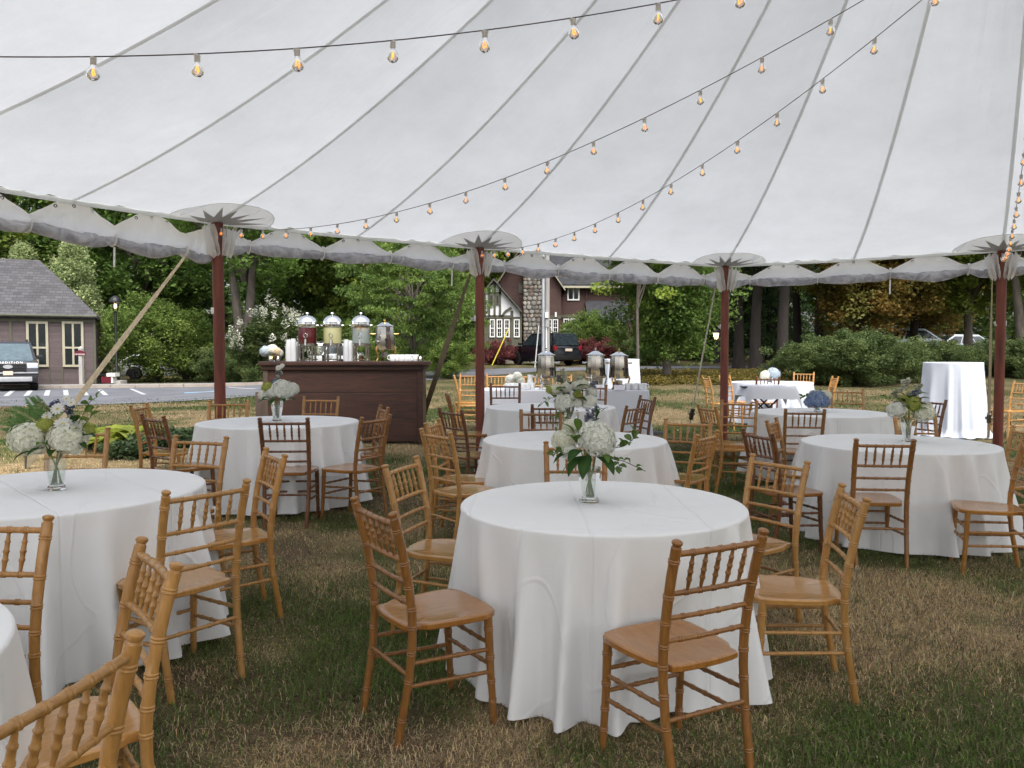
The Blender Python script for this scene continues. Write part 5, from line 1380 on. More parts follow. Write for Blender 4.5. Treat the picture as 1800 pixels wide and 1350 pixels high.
chair(-1.37, 4.50, 212, 'honey chair at the right of the fern bouquet table, seat lit', 0)
chair(-3.05, 5.50, 280, 'honey chair mostly hidden behind the fern bouquet', 0)
pc(350, 5.15, 255, 'honey chair between the fern bouquet table and the bar table', 0)
chair(-.82, 1.42, 171, 'honey chair cut off at the bottom left corner of the picture', 0)
chair(-1.05, 2.29, 218, 'honey chair seen nearly edge-on in front of the fern bouquet table', 0)
chair(-1.81, 2.71, 270, 'honey chair cut by the left picture edge', 0)
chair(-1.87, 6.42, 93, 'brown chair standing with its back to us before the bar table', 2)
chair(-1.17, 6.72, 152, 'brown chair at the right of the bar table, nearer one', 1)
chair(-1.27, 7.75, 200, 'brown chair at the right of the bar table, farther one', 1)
pc(564, 8.75, 266, 'honey chair between the bar and its round table', 0)
pc(401, 8.20, 276, 'honey chair in front of the tent pole left of the bar', 0)
chair(-3.62, 7.62, 4, 'tall honey chair leftmost at the bar table', 0)
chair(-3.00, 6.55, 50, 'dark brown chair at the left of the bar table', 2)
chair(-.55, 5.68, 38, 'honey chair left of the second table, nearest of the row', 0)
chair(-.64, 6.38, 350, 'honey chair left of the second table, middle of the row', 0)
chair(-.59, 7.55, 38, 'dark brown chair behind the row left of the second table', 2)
pc(787, 9.15, 8, 'brown chair edge-on left of the table before the urns', 1)
pc(799, 12.4, 4, 'sunlit chair edge-on beyond the pole beside the bar', 0)
pc(829, 13.3, 262, 'sunlit chair facing us beyond the pole beside the bar', 0)
pc(876, 13.3, 268, 'sunlit chair behind the left end of the coffee table', 0)
pc(934, 13.35, 272, 'sunlit chair behind the middle of the coffee table', 0)
pc(984, 13.4, 266, 'sunlit chair behind the coffee urns', 0)
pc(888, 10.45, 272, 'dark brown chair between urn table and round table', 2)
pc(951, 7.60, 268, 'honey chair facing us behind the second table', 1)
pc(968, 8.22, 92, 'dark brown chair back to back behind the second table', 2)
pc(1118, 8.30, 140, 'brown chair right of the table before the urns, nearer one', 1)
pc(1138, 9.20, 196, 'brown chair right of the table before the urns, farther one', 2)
pc(1040, 10.4, 258, 'brown chair hidden behind the tall middle bouquet', 1)
chair(1.44, 5.78, 144, 'honey chair at the right front of the second table', 0)
pc(1210, 6.80, 246, 'honey chair at the right of the second table with the rope behind it', 0)
pc(1244, 8.40, 14, 'narrow honey chair seen edge-on left of the middle pole', 0)
pc(1241, 13.6, 2, 'sunlit chair edge-on at the far left of the farthest table', 0)
pc(1274, 14.2, 318, 'sunlit chair left of the farthest table behind the middle pole', 0)
pc(1300, 8.95, 246, 'honey chair just right of the middle pole', 0)
pc(1359, 6.95, 330, 'honey chair at the left rear of the right table', 0)
chair(1.87, 5.95, 16, 'dark brown chair side-on at the left of the right table', 2)
pc(1416, 8.10, 82, 'brown chair with its back to us before the blue hydrangea table', 1)
chair(2.62, 5.50, 84, 'brown chair with its back to us before the right table', 1)
pc(1817, 5.42, 162, 'honey chair at the right front of the right table cut by the frame', 0)
pc(1808, 6.45, 178, 'honey chair at the right of the right table beside the last pole', 0)
pc(1610, 7.75, 266, 'honey chair behind the bouquet of the right table', 0)
pc(1640, 9.3, 196, 'dark brown chair right of the blue hydrangea table', 2)
pc(1490, 10.35, 256, 'honey chair behind the blue hydrangea', 0)
pc(1468, 14.3, 172, 'sunlit chair right of the farthest table, nearer one', 0)
pc(1413, 16.2, 244, 'sunlit chair behind the farthest table', 0)
pc(1350, 13.75, 86, 'dark chair with its back to us before the farthest table', 2)
pc(1800, 12.6, 190, 'chair at the far right edge beyond the last pole', 0)
# ================================================================== wooden bar
M['barwood'] = wood('bar_walnut', (.010, .0032, .0018), (.050, .0155, .0075), .62, 2.2, (1.2, 6, 9), .0, .25)
M['barside'] = wood('bar_end', (.045, .028, .020), (.085, .058, .042), .5, 4., (6, 6, 1), .1)
YB = 10.95; bx0, bx1 = xp(462, YB), xp(743, YB); bc = (bx0 + bx1)/2; gz = G(bc, YB) - .01
bar_ = thing('wooden_bar', 'dark stained wooden bar counter under the tent edge', 'bar', (bc, YB, gz)); hw = (bx1 - bx0)/2; HB = zp(634, YB) - gz
rows = [(.04, .36), (.364, .72), (.724, HB - .13)]
for a, b in rows:
    mb = MB(); mb.box(-hw + .07, hw - .07, -.0, .022, a, b); bevelled(mb, 'plank', M['barwood'], bar_, .004, 1)
for s in (-1, 1):
    mb = MB(); mb.box(min(s*hw, s*(hw - .075)), max(s*hw, s*(hw - .075)), -.016, .06, 0, HB - .13); bevelled(mb, 'corner_post', M['barwood'] if s > 0 else M['barside'], bar_, .005, 1)
    mb = MB(); mb.box(min(s*hw*.985, s*(hw*.985 - .02)), max(s*hw*.985, s*(hw*.985 - .02)), .06, .58, .03, HB - .13); mb.build('end_panel', M['barside'], bar_, 20)
mb = MB(); mb.box(-hw + .03, hw - .03, .024, .04, .03, HB - .131); mb.build('back_board', M['barwood'], bar_, 20)
mb = MB(); mb.box(-hw - .02, hw + .02, -.04, .62, HB - .13, HB - .07); bevelled(mb, 'moulding', M['barwood'], bar_, .012)
mb = MB(); mb.box(-hw - .05, hw + .05, -.07, .66, HB - .068, HB - .01); bevelled(mb, 'counter_top', M['barwood'], bar_, .012)
mb = MB(); mb.box(-hw - .16, -hw - .02, .15, .55, .0, HB*.62); bevelled(mb, 'side_cabinet', M['barside'], bar_, .008)
ZB = gz + HB - .010
# ------------------------------------------------------------------ drink dispensers
def liquid(name, c, tr):
    m, t, out = nodes(name); p = N(t, 'BsdfPrincipled', Roughness=.5); p.inputs['Base Color'].default_value = rgba(c)
    tl = N(t, 'BsdfTranslucent', Color=rgba(c)); ms = N(t, 'MixShader'); ms.inputs[0].default_value = tr
    t.links.new(p.outputs[0], ms.inputs[1]); t.links.new(tl.outputs[0], ms.inputs[2]); t.links.new(ms.outputs[0], out.inputs['Surface']); return m
M['redjuice'] = liquid('red_juice', (.13, .003, .009), .3); M['lemonade'] = liquid('lemonade', (.86, .82, .44), .35)
M['fruitwater'] = pm('fruit_water', (.62, .70, .70), .2, var=.1, alpha=.45); M['dispglass'] = clearglass('dispenser_glass', (.96, .97, .97), .45); M['orange'] = pm('orange_slice', (.75, .35, .02), .5, var=.2, vscale=30)
def dispenser(px, label, drink):
    x = xp(px, 11.22); t = thing('drink_dispenser', label, 'drink dispenser', (x, 11.22, ZB), 0, 'chrome-lidded drink dispensers on the bar')
    mb = MB()
    for k in range(4): a = PI/4 + k*PI/2; mb.sweep([(.125*math.cos(a), .125*math.sin(a), 0), (.125*math.cos(a), .125*math.sin(a), .255)], .015, 10)
    mb.lathe([(.11, .215), (.14, .215), (.14, .250), (.11, .250)], 28); mb.lathe([(.10, .018), (.14, .018), (.14, .032), (.10, .032)], 28, cap=False); mb.build('stand', M['steel'], t)
    mb = MB(); mb.lathe([(.128, .252), (.130, .265), (.130, .50), (.128, .505)], 32, cap=False); mb.build('container', M['dispglass'], t)
    mb = MB(); mb.lathe([(.10, .252), (.124, .256), (.124, .475), (.10, .478)], 32); d = mb.build('drink', M[drink], t)
    if drink == 'fruitwater':
        for k in range(7):
            mb = MB(); a = k*.9; mb.lathe([(.002, 0), (.033, 0), (.035, .004), (.033, .008), (.002, .008)], 12); s = mb.build('orange_slice', M['orange'], d, 40, (.085*math.cos(a), .085*math.sin(a) - .02, .462)); s.rotation_euler = (1.1, .3*k, k)
        mb = MB(); mb.sweep([(0, 0, .26), (0, 0, .46)], .035, 16); mb.build('ice_core', M['cup'], d)
    mb = MB(); mb.lathe([(.134, .492), (.140, .500), (.140, .520), (.134, .525), (.132, .548), (.137, .552), (.137, .562), (.130, .575), (.112, .606), (.080, .632), (.045, .648), (.012, .654)], 32); l = mb.build('lid', M['chrome'], t)
    mb = MB(); mb.lathe([(.010, .650), (.009, .668), (.024, .674), (.028, .682), (.022, .692), (.004, .695)], 16); mb.build('knob', M['chrome'], l)
    for s in (-1, 1): mb = MB(); mb.sweep([(s*.138, 0, .51), (s*.158, 0, .508), (s*.168, 0, .52)], [.010, .009, .013], 8); mb.build('handle', M['chrome'], l)
    mb = MB(); mb.sweep([(.02, -.13, .285), (.02, -.20, .285)], .013, 10); mb.sweep([(.02, -.19, .31), (.02, -.195, .225)], .014, 10); tp = mb.build('tap', M['chrome'], t)
    mb = MB(); mb.sweep([(.02 + .024*math.sin(a), -.19, .36 - .030*math.cos(a)) for a in [2*PI*k/16 for k in range(17)]], .006, 6); mb.sweep([(.02, -.19, .31), (.02, -.19, .335)], .007, 6); mb.build('tap_lever', M['chrome'], tp)
dispenser(541, 'dispenser filled with dark red juice, leftmost on the bar', 'redjuice')
dispenser(585, 'dispenser filled with pale yellow lemonade', 'lemonade')
dispenser(635, 'dispenser with clear water and orange slices', 'fruitwater')
def urn(x, y, z, label, s_=1.0, metal='brass', rz=0):
    t = thing('coffee_urn', label, 'coffee urn', (x, y, z), rz, 'steel coffee urns'); t.scale = (s_,)*3
    mb = MB(); mb.lathe([(.120, .165), (.148, .170), (.150, .185), (.128, .50), (.120, .505)], 12, ph=.26); mb.build('body', M['steel'], t, 20)
    mb = MB(); mb.lathe([(.140, .503), (.142, .512), (.10, .530), (.045, .562), (.012, .570)], 28); l = mb.build('lid', M['chrome'], t)
    mb = MB(); mb.lathe([(.008, .565), (.008, .585), (.019, .592), (.019, .606), (.006, .613)], 12); mb.build('knob', M[metal], l)
    for k in range(3):
        a = PI/2 + .35 + 2*PI*k/3; c, s = math.cos(a), math.sin(a); mb = MB()
        mb.sweep([(.145*c, .145*s, .215), (.160*c, .160*s, .165), (.145*c, .145*s, .10), (.130*c, .130*s, .05), (.155*c, .155*s, .004), (.172*c, .172*s, .006)], [.012, .016, .011, .009, .012, .009], 8); mb.build('leg', M[metal], t)
    for s in (-1, 1): mb = MB(); mb.sweep([(s*.135, 0, .40), (s*.165, 0, .395), (s*.205, 0, .40)], [.009, .010, .012], 8); mb.build('handle', M[metal], t)
    mb = MB(); mb.lathe([(.05, .075), (.055, .08), (.055, .135), (.045, .14)], 14); mb.lathe([(.085, .06), (.085, .075)], 14); mb.build('burner', M['steel'], t)
    mb = MB(); mb.sweep([(.05, -.135, .235), (.05, -.19, .235)], .014, 8); mb.sweep([(.05, -.18, .30), (.05, -.185, .20)], .013, 8); mb.box(.03, .07, -.20, -.165, .295, .325); mb.build('tap', M['blackplastic'], t)
urn(xp(677, 11.25), 11.25, ZB, 'steel coffee urn with brass legs on the wooden bar', .98)
def cup_stack(px, Y, z, n, label, dx=0):
    t = thing('cup_stack', label, 'cups', (xp(px, Y) + dx, Y, z), 0, 'upside-down stacks of clear plastic cups')
    mb = MB(); mb.lathe([(.046, 0), (.047, .004), (.032, .115), (.028, .118)], 16, cap=False); mb.add([(.028*math.cos(2*PI*j/16), .028*math.sin(2*PI*j/16), .118) for j in range(16)], [tuple(range(16))]); me = mb.mesh('cup')
    for k in range(n): link('cup', me, M['cup'], t, (0, 0, k*.0145))
cup_stack(508, 11.15, ZB, 14, 'stack of plastic cups left of the red juice, outer one'); cup_stack(516, 11.15, ZB, 15, 'tallest stack of plastic cups beside the red juice'); cup_stack(521, 11.28, ZB, 12, 'stack of plastic cups tucked behind the others')
cup_stack(609, 11.15, ZB, 14, 'stack of plastic cups right of the lemonade'); cup_stack(616, 11.18, ZB, 13, 'stack of plastic cups left of the orange water')
MUGB = MB(); MUGB.lathe([(.030, 0), (.038, .003), (.041, .012), (.041, .092), (.039, .095), (.037, .092), (.037, .012), (.004, .008)], 20); MUGB = MUGB.mesh('mug_body')
MUGH = MB(); MUGH.sweep([(.040, 0, .075), (.058, 0, .080), (.070, 0, .062), (.070, 0, .040), (.058, 0, .022), (.040, 0, .022)], .0065, 8); MUGH = MUGH.mesh('handle')
def mug(x, y, z, rz, label, group):
    t = thing('mug', label, 'mug', (x, y, z), rz, group); link('mug_body', MUGB, M['porcelain'], t); link('handle', MUGH, M['porcelain'], t)
ORD = ('leftmost', 'second from the left', 'third from the left', 'fourth from the left', 'fifth from the left', 'rightmost')
GM = 'white mugs at the right end of the bar'
for k, (px, Y, rz) in enumerate(((690, 11.08, 3.0), (699, 11.12, 3.3), (706, 11.08, 3.1), (714, 11.08, 3.3), (722, 11.10, 3.6), (731, 11.08, 3.4))):
    mug(xp(px, Y), Y, ZB, rz, 'white mug on the bar, %s in the row right of the urn' % ORD[k], GM)
def votive(px, Y, z, label):
    t = thing('votive_candle', label, 'candle', (xp(px, Y), Y, z), 0, 'lit votive candles on the bar')
    mb = MB(); mb.lathe([(.030, 0), (.036, .004), (.040, .075), (.038, .075), (.034, .012), (.004, .010)], 16); mb.build('glass_cup', M['glass'], t)
    mb = MB(); mb.lathe([(.004, .011), (.031, .012), (.032, .035), (.004, .036)], 14); mb.build('wax', M['porcelain'], t)
    mb = MB(); mb.lathe([(.002, .038), (.008, .046), (.006, .060), (.001, .072)], 10); mb.build('flame', M['flame'], t)
votive(476, 11.0, ZB, 'lit votive candle at the left end of the bar, left one'); votive(489, 11.0, ZB, 'lit votive candle at the left end of the bar, right one'); votive(739, 11.02, ZB, 'lit votive candle right of the bar mugs')

# ================================================================== coffee table, cocktail tables, tray stand
x8, y8 = xp(992, 11.75), 11.75; z8 = G(x8, y8)
t8 = thing('coffee_table', 'long white draped table holding the coffee urns', 'table', (x8, y8, z8), -.05)
link('tablecloth', cloth(91, .765, hx_=1.23, hy_=.40, nf=24, amp=.030, flare=.05, nseg=420), M['linen2'], t8)
Z8 = z8 + .766
for px, Y, lab in ((960, 11.62, 'steel coffee urn standing leftmost on the white coffee table'), (1047, 11.6, 'steel coffee urn in the middle of the white coffee table'), (1088, 11.5, 'steel coffee urn standing rightmost on the white coffee table')):
    urn(xp(px, Y), Y, Z8, lab, 1.0 if px != 1088 else .98, 'brass' if px == 1088 else 'chrome', .2)
GM2 = 'white mugs at the left of the coffee table'; GM3 = 'white mugs at the right of the coffee table'
for k in range(6): mug(xp(893 + 8.5*k, 11.55) , 11.5 + .10*(k % 2), Z8, 2.6 + .2*k, 'white mug %s in the group left of the coffee table urns' % ORD[k], GM2)
for k in range(6): mug(xp(1103 + 6.2*k, 11.42), 11.40 + .1*(k % 2), Z8, 3.1 if k < 5 else 0, 'white mug %s in the group right of the coffee table urns' % ORD[k], GM3)
mb = MB(); mb.lathe([(.035, 0), (.048, .01), (.052, .06), (.040, .12), (.034, .16), (.044, .21), (.040, .21), (.030, .16)], 20); 
t = thing('pitcher', 'white curved pitcher behind the mugs on the coffee table', 'pitcher', (xp(932, 11.8), 11.8, Z8)); mb.build('pitcher_body', M['porcelain'], t)
mb = MB(); mb.sweep([(.045, 0, .19), (.085, 0, .18), (.085, 0, .10), (.05, 0, .05)], .008, 8); mb.build('handle', M['porcelain'], t)
def tcard(px, Y, w_, h_, m_, label):
    t = thing('table_card', label, 'card', (xp(px, Y), Y, Z8), 0); mb = MB(); mb.prism([(-w_/2, 0, 0), (w_/2, 0, 0), (w_/2, .04, h_), (-w_/2, .04, h_)], (0, .003, 0)); mb.prism([(-w_/2, .083, 0), (w_/2, .083, 0), (w_/2, .043, h_), (-w_/2, .043, h_)], (0, .003, 0)); mb.build('folded_card', m_, t, 20)
tcard(1050, 11.36, .15, .075, M['card'], 'white folded card before the middle coffee urn'); tcard(1089, 11.30, .15, .075, M['card'], 'white folded card before the rightmost coffee urn')
tcard(1045, 11.48, .10, .13, M['screen'], 'small dark sign before the middle coffee urn'); tcard(1084, 11.42, .09, .12, M['screen'], 'small dark sign before the rightmost coffee urn')
def cocktail(px, Y, H_, R, label, seed):
    x = xp(px, Y); t = thing('cocktail_table', label, 'table', (x, Y, G(x, Y)), seed, 'tall cocktail tables in floor-length cloths')
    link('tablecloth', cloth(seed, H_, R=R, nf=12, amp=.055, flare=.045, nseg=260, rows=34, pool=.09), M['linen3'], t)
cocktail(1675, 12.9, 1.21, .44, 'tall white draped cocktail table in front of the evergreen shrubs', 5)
cocktail(1093, 18.0, 1.10, .40, 'tall white draped cocktail table behind the coffee urns', 8)
# tray stand with tray and cloth
Y = 11.8; x = xp(1345, Y); gz = G(x, Y); t = thing('tray_stand', 'black folding tray stand under a white cloth near the far table', 'tray stand', (x, Y, gz))
for yy in (-.20, .20):
    for s in (-1, 1):
        mb = MB(); mb.sweep([(s*.24, yy, .0), (s*.08, yy*.98, .45), (-s*.26, yy, .80)], .013, 8); mb.build('leg', M['blackplastic'], t)
for s in (-1, 1): mb = MB(); mb.sweep([(s*.26, -.22, .80), (s*.26, .22, .80)], .013, 8); mb.build('top_bar', M['blackplastic'], t)
mb = MB(); mb.lathe([(.002, 0), (.30, 0), (.34, .030), (.335, .034), (.295, .006), (.002, .006)], 30, (0, 0, .815)); tray = mb.build('tray', M['blackplastic'], t); tray.scale = (1.12, .85, 1)
v, f = [], []; K = 26
for i in range(K + 1):
    for j in range(K + 1):
        a, b = (i/K - .5)*.86, (j/K - .5)*.74; ex = max(0, abs(a) - .33); ey = max(0, abs(b) - .27); v.append((a + .03 - .25*ex*np.sign(a), b - .3*ey*np.sign(b) - .02, .862 - 1.5*ex - 1.9*ey + .006*math.sin(a*19) + .005*math.cos(b*23)))
for i in range(K):
    for j in range(K): q = i*(K+1) + j; f.append((q, q + K + 1, q + K + 2, q + 1))
link('tray_cloth', np_mesh('tray_cloth', np.array(v), np.array(f), None, True), M['linen2'], t)
mb = MB(); Y = 12.6; x = xp(1150, Y); mb.lathe([(.05, 0), (.20, .01), (.17, .05), (.05, .07)], 12); b_ = mb.build('black_item', M['blackplastic'], None); b_.location = (x, Y, G(x, Y)); b_.scale = (1, .6, 1); tag(b_, 'small flat black bag on the grass right of the coffee table', 'item')  # flat black stand-in shape for a dark cable cover

# ================================================================== vases and flowers
PET = leafmat('petal', (1, 1, 1), .3, .7)
def hyd_mesh(seed, c1, c2):
    """unit hydrangea head: many four-petalled florets on a lumpy dome"""
    r = np.random.default_rng(seed); n = 260; k = np.arange(n) + .5; ph = np.arccos(1 - 2*k/n*.93); th = PI*(1 + 5**.5)*k
    d = np.stack([np.cos(th)*np.sin(ph), np.sin(th)*np.sin(ph), np.cos(ph)], -1); lump = 1 + .07*np.sin(d[:, 0]*7 + seed)*np.sin(d[:, 1]*6) + .05*r.normal(size=n)
    p = d*lump[:, None]*np.array([1, 1, .86]); up = np.where(np.abs(d[:, 2:3]) > .9, [[1., 0, 0]], [[0, 0, 1.]]); u = np.cross(d, up); u /= np.linalg.norm(u, axis=1)[:, None]; w_ = np.cross(d, u); a0 = r.random(n)*6.28
    V_ = []; C_ = []; F_ = []; cnt = 0; tl = r.normal(size=(n, 3))*.22
    for q in range(4):
        a = a0 + q*PI/2; e = u*np.cos(a)[:, None] + w_*np.sin(a)[:, None]; s_ = np.cross(d, e); dd = d + tl
        sz = .150*(.8 + .4*r.random(n))[:, None]
        V_.append(np.stack([p - d*.02, p + e*sz*.55 + s_*sz*.48 + dd*sz*.22, p + e*sz*1.05 + dd*sz*.10, p + e*sz*.55 - s_*sz*.48 + dd*sz*.22], 1)); C_.append((np.array(c1) + (np.array(c2) - np.array(c1))*r.random((n, 1)))*(.88 + .2*r.random((n, 1))))
    V_ = np.concatenate(V_).reshape(-1, 3); C_ = np.repeat(np.concatenate(C_), 4, 0); F_ = (np.arange(4*n)*4)[:, None] + np.array([[0, 1, 2, 3]])
    # green heart
    r2 = np.random.default_rng(seed + 1); m = 60; q = r2.normal(size=(m, 3)); q /= np.linalg.norm(q, axis=1)[:, None]
    me = np_mesh('hydrangea_bloom', V_, F_, C_); me.materials.append(PET); return me
HM = {'white': hyd_mesh(1, (.80, .81, .72), (.92, .92, .87)), 'cream': hyd_mesh(2, (.80, .80, .64), (.90, .89, .78)), 'lime': hyd_mesh(3, (.34, .40, .06), (.55, .56, .16)), 'blue': hyd_mesh(4, (.15, .22, .42), (.36, .46, .66)), 'dusk': hyd_mesh(5, (.10, .14, .20), (.22, .27, .34)), 'pale': hyd_mesh(6, (.42, .52, .62), (.62, .68, .72)), 'peach': hyd_mesh(7, (.66, .52, .34), (.76, .68, .52))}
core = MB(); core.lathe([(.05, -.50), (.55, -.40), (.82, .0), (.72, .45), (.35, .72), (.02, .80)], 12); CORE = core.mesh('bloom_heart')
M['heart'] = pm('bloom_heart', (.60, .62, .46), .8)
def leaf_mesh(name, shape, c1, c2, n=1):
    vs = []; fs = []; cs = []; K = 7
    for q in range(K + 1):
        u = q/K; ww = shape*math.sin(PI*min(1, u*.97 + .02))**.75*(1 - .25*u); z = .16*math.sin(u*2.6) - .10*u*u
        vs += [(-ww, u, z + ww*.35), (0, u, z), (ww, u, z + ww*.35)]; cs += [c1, c2, c1]
    for q in range(K): o_ = q*3; fs += [(o_, o_+1, o_+4, o_+3), (o_+1, o_+2, o_+5, o_+4)]
    me = np_mesh(name, np.array(vs), np.array(fs), np.array(cs), True); me.materials.append(PET); return me
LFM = {'dark': leaf_mesh('leaf', .26, (.026, .070, .016), (.045, .100, .022)), 'mid': leaf_mesh('leaf', .28, (.095, .175, .030), (.140, .225, .045)), 'grey': leaf_mesh('leaf', .20, (.10, .13, .10), (.14, .17, .13)), 'euca': leaf_mesh('leaf', .36, (.085, .150, .036), (.135, .205, .055))}
STEMM = pm('flower_stem', (.15, .22, .045), .6, var=.3); DARKSTEM = pm('dark_stem', (.05, .07, .03), .6)
M['daisyheart'] = pm('daisy_heart', (.50, .42, .10), .8)
def aim(o_, d, roll=0.0):
    d = Vector(d).normalized(); q = d.to_track_quat('Y', 'Z'); o_.rotation_mode = 'QUATERNION'; from mathutils import Quaternion; o_.rotation_quaternion = Quaternion(d, roll) @ q
def bloom(t, kind, x, y, z, r_, tiltx=0):
    o_ = link('hydrangea_bloom', HM[kind], None, t, (x, y, z)); o_.scale = (r_,)*3; o_.rotation_euler = (.35 + tiltx, .25*math.sin(x*40), x*31)
    h = link('bloom_heart', CORE, M['heart'], o_)
def leaf(t, kind, x, y, z, d, ln, roll=0.0):
    o_ = link('leaf', LFM[kind], None, t, (x, y, z)); o_.scale = (ln,)*3; aim(o_, d, roll); return o_
def sprig(t, pts, kind, size, n, seed, round_=True):
    r = random.Random(seed); mb = MB(); P = [Vector(p) for p in pts]; mb.sweep(P, .0018, 5); s = mb.build('sprig', DARKSTEM, t); seg = len(P) - 1
    for k in range(n):
        u = (k + .6)/n*seg; i = min(seg - 1, int(u)); p = P[i].lerp(P[i+1], u - i); d = (P[i+1] - P[i]).normalized()
        o_ = leaf(s, kind, *p, d*.5 + Vector((r.uniform(-1, 1), r.uniform(-1, 1), r.uniform(-.6, .8))), size*r.uniform(.75, 1.2), r.uniform(-1, 1))
def spike(t, pts, col_, size, n, seed):
    """flower spike: small florets gathered along a stalk"""
    r = np.random.default_rng(seed); P = [Vector(p) for p in pts]; mb = MB(); mb.sweep(P, .0018, 5); s = mb.build('flower_spike', STEMM, t); cs = []
    for k in range(n):
        u = .35 + .65*k/max(1, n-1); q = P[0].lerp(P[-1], u) if len(P) == 2 else (P[0].lerp(P[1], u*2) if u < .5 else P[1].lerp(P[2], u*2 - 1)); cs.append((q.x + r.normal()*size*.5, q.y + r.normal()*size*.5, q.z + r.normal()*size*.2))
    v, f, c = leafset(r, np.array(cs), size*.55, 14, size*.85, [k*.8 for k in col_], col_, 0, 1); me = np_mesh('floret', v, f, c); link('floret', me, PET, s)
def daisy(t, x, y, z, r_, d=(0, -.8, .5), petals=12):
    vs = []; fs = []; cs = []
    for k in range(petals):
        a = 2*PI*k/petals; c, s = math.cos(a), math.sin(a); wd = .30; o_ = len(vs)
        for u, ww, zz in ((.18, .08, 0), (.6, wd*.62, .12), (.9, wd*.55, .10), (1.02, .05, .04)): vs += [(c*u - s*ww, zz, s*u + c*ww), (c*u + s*ww, zz + .02, s*u - c*ww)]; cs += [(.74, .74, .70)]*2
        for q in range(3): fs.append((o_+2*q, o_+2*q+1, o_+2*q+3, o_+2*q+2))
    me = np_mesh('daisy', np.array(vs), np.array(fs), np.array(cs), True); o_ = link('daisy', me, PET, t, (x, y, z)); o_.scale = (r_,)*3; aim(o_, d)
    mb = MB(); mb.lathe([(.02, .10), (.2, .06), (.24, 0), (.2, -.04)], 10); hrt = mb.build('daisy_heart', M['daisyheart'], o_); hrt.rotation_euler = (-PI/2, 0, 0)
def fern(t, base, d, ln, seed):
    r = np.random.default_rng(seed); B = Vector(base); d = Vector(d).normalized(); vs = []; fs = []; cs = []; side = d.cross(Vector((0, 1, .2))).normalized(); K = 34
    for k in range(K):
        u = k/K; p = B + d*ln*u + Vector((0, 0, -.25*ln*u*u)); L_ = ln*.17*math.sin(PI*(.12 + .86*u))**.8
        for s in (-1, 1):
            e = (side*s + d*.55 + Vector((0, -.1, .1*r.normal()))).normalized(); o_ = len(vs); q = e.cross(Vector((0, 1, 0))).normalized()*L_*.10
            vs += [p, p + e*L_*.5 + q, p + e*L_, p + e*L_*.5 - q]; cs += [np.array([.13, .24, .075])*(.75 + .5*r.random())]*4; fs.append((o_, o_+1, o_+2, o_+3))
    link('fern_frond', np_mesh('fern_frond', np.array([tuple(q) for q in vs]), np.array(fs), np.array(cs)), PET, t)
def vase(x, y, z, h, rb, rt, label, group='clear glass vases', sides=12):
    t = thing('glass_vase', label, 'vase', (x, y, z), 0, group); wl = .004
    mb = MB(); mb.lathe([(rb*.72, .022), (rt*.98 - wl, h*.78), (rt - wl, h), (rt, h), (rt*.99, h*.78), (rb*.74 + wl, .026)], sides, cap=False); mb.build('vase_wall', M['glass'], t, 25)
    mb = MB(); mb.lathe([(rb*.96, 0), (rb, .004), (rb, .014), (rb*.80, .020), (rb*.74, .027), (.002, .027)], sides); mb.build('vase_base', M['thickglass'], t, 25)
    mb = MB(); mb.lathe([(rb*.66, .029), (rt*.86, h*.62)], sides); mb.build('water', M['water'], t, 25)
    return t
def stems(t, n, h, r_, seed, z1):
    r = random.Random(seed)
    for k in range(n):
        a = r.random()*6.28; b = a + 2.2 + r.random()*1.6; mb = MB(); mb.sweep([(r_*.55*math.cos(a), r_*.55*math.sin(a), .03), (r_*.2*math.cos(a), r_*.2*math.sin(a), h*.55), (r_*.8*math.cos(b), r_*.8*math.sin(b), h*1.02), (r_*1.3*math.cos(b), r_*1.3*math.sin(b), z1)], r.uniform(.0022, .0038), 7); mb.build('stem', STEMM, t)
def bouquet(label, x, y, z): return thing('flower_bouquet', label, 'flowers', (x, y, z), 0)
def tz(k): return ROUND[k].location.z + (.7965 if k == 'T1' else .7635)
# nearest table
x, y, z = xp(1037, 3.91), 3.91, tz('T1')
vase(x, y, z, .172, .050, .056, 'footed clear vase holding green stems on the nearest table')
t = bouquet('white hydrangea bouquet with dark leaves on the nearest table', x, y, z); stems(t, 11, .17, .04, 1, .26)
bloom(t, 'white', .032, -.01, .315, .098); bloom(t, 'cream', -.125, .02, .30, .062); bloom(t, 'cream', -.085, .05, .365, .05); bloom(t, 'white', -.10, -.03, .25, .040)
for d, p in (((-.8, -.6, -.75), (-.02, -.05, .235)), ((-.35, -.9, -.9), (-.01, -.06, .24)), ((-1, -.3, -.35), (-.05, -.03, .25)), ((-.6, -.8, -.3), (-.03, -.05, .26)), ((.5, -.8, -.5), (.03, -.05, .23))): leaf(t, 'dark', *p, d, .15)
for d, p in (((-.6, -.6, .5), (-.07, -.05, .30)), ((-.4, -.8, .2), (-.06, -.06, .32)), ((-.8, -.2, .7), (-.08, -.02, .34)), ((.2, -.9, -.3), (.06, -.06, .24)), ((-.2, -.7, .9), (-.06, -.04, .36))): leaf(t, 'mid', *p, d, .085)
sprig(t, [(.09, -.03, .27), (.15, -.05, .28), (.205, -.06, .315), (.21, -.06, .35)], 'euca', .050, 12, 1); sprig(t, [(.08, -.04, .23), (.13, -.07, .215), (.15, -.08, .16)], 'euca', .046, 8, 2)
sprig(t, [(.07, -.04, .24), (.17, -.09, .21), (.26, -.12, .17)], 'euca', .040, 6, 3); sprig(t, [(-.12, -.03, .25), (-.175, -.05, .26), (-.185, -.05, .23)], 'euca', .036, 7, 4); sprig(t, [(-.10, -.04, .21), (-.14, -.06, .16)], 'mid', .034, 4, 5)
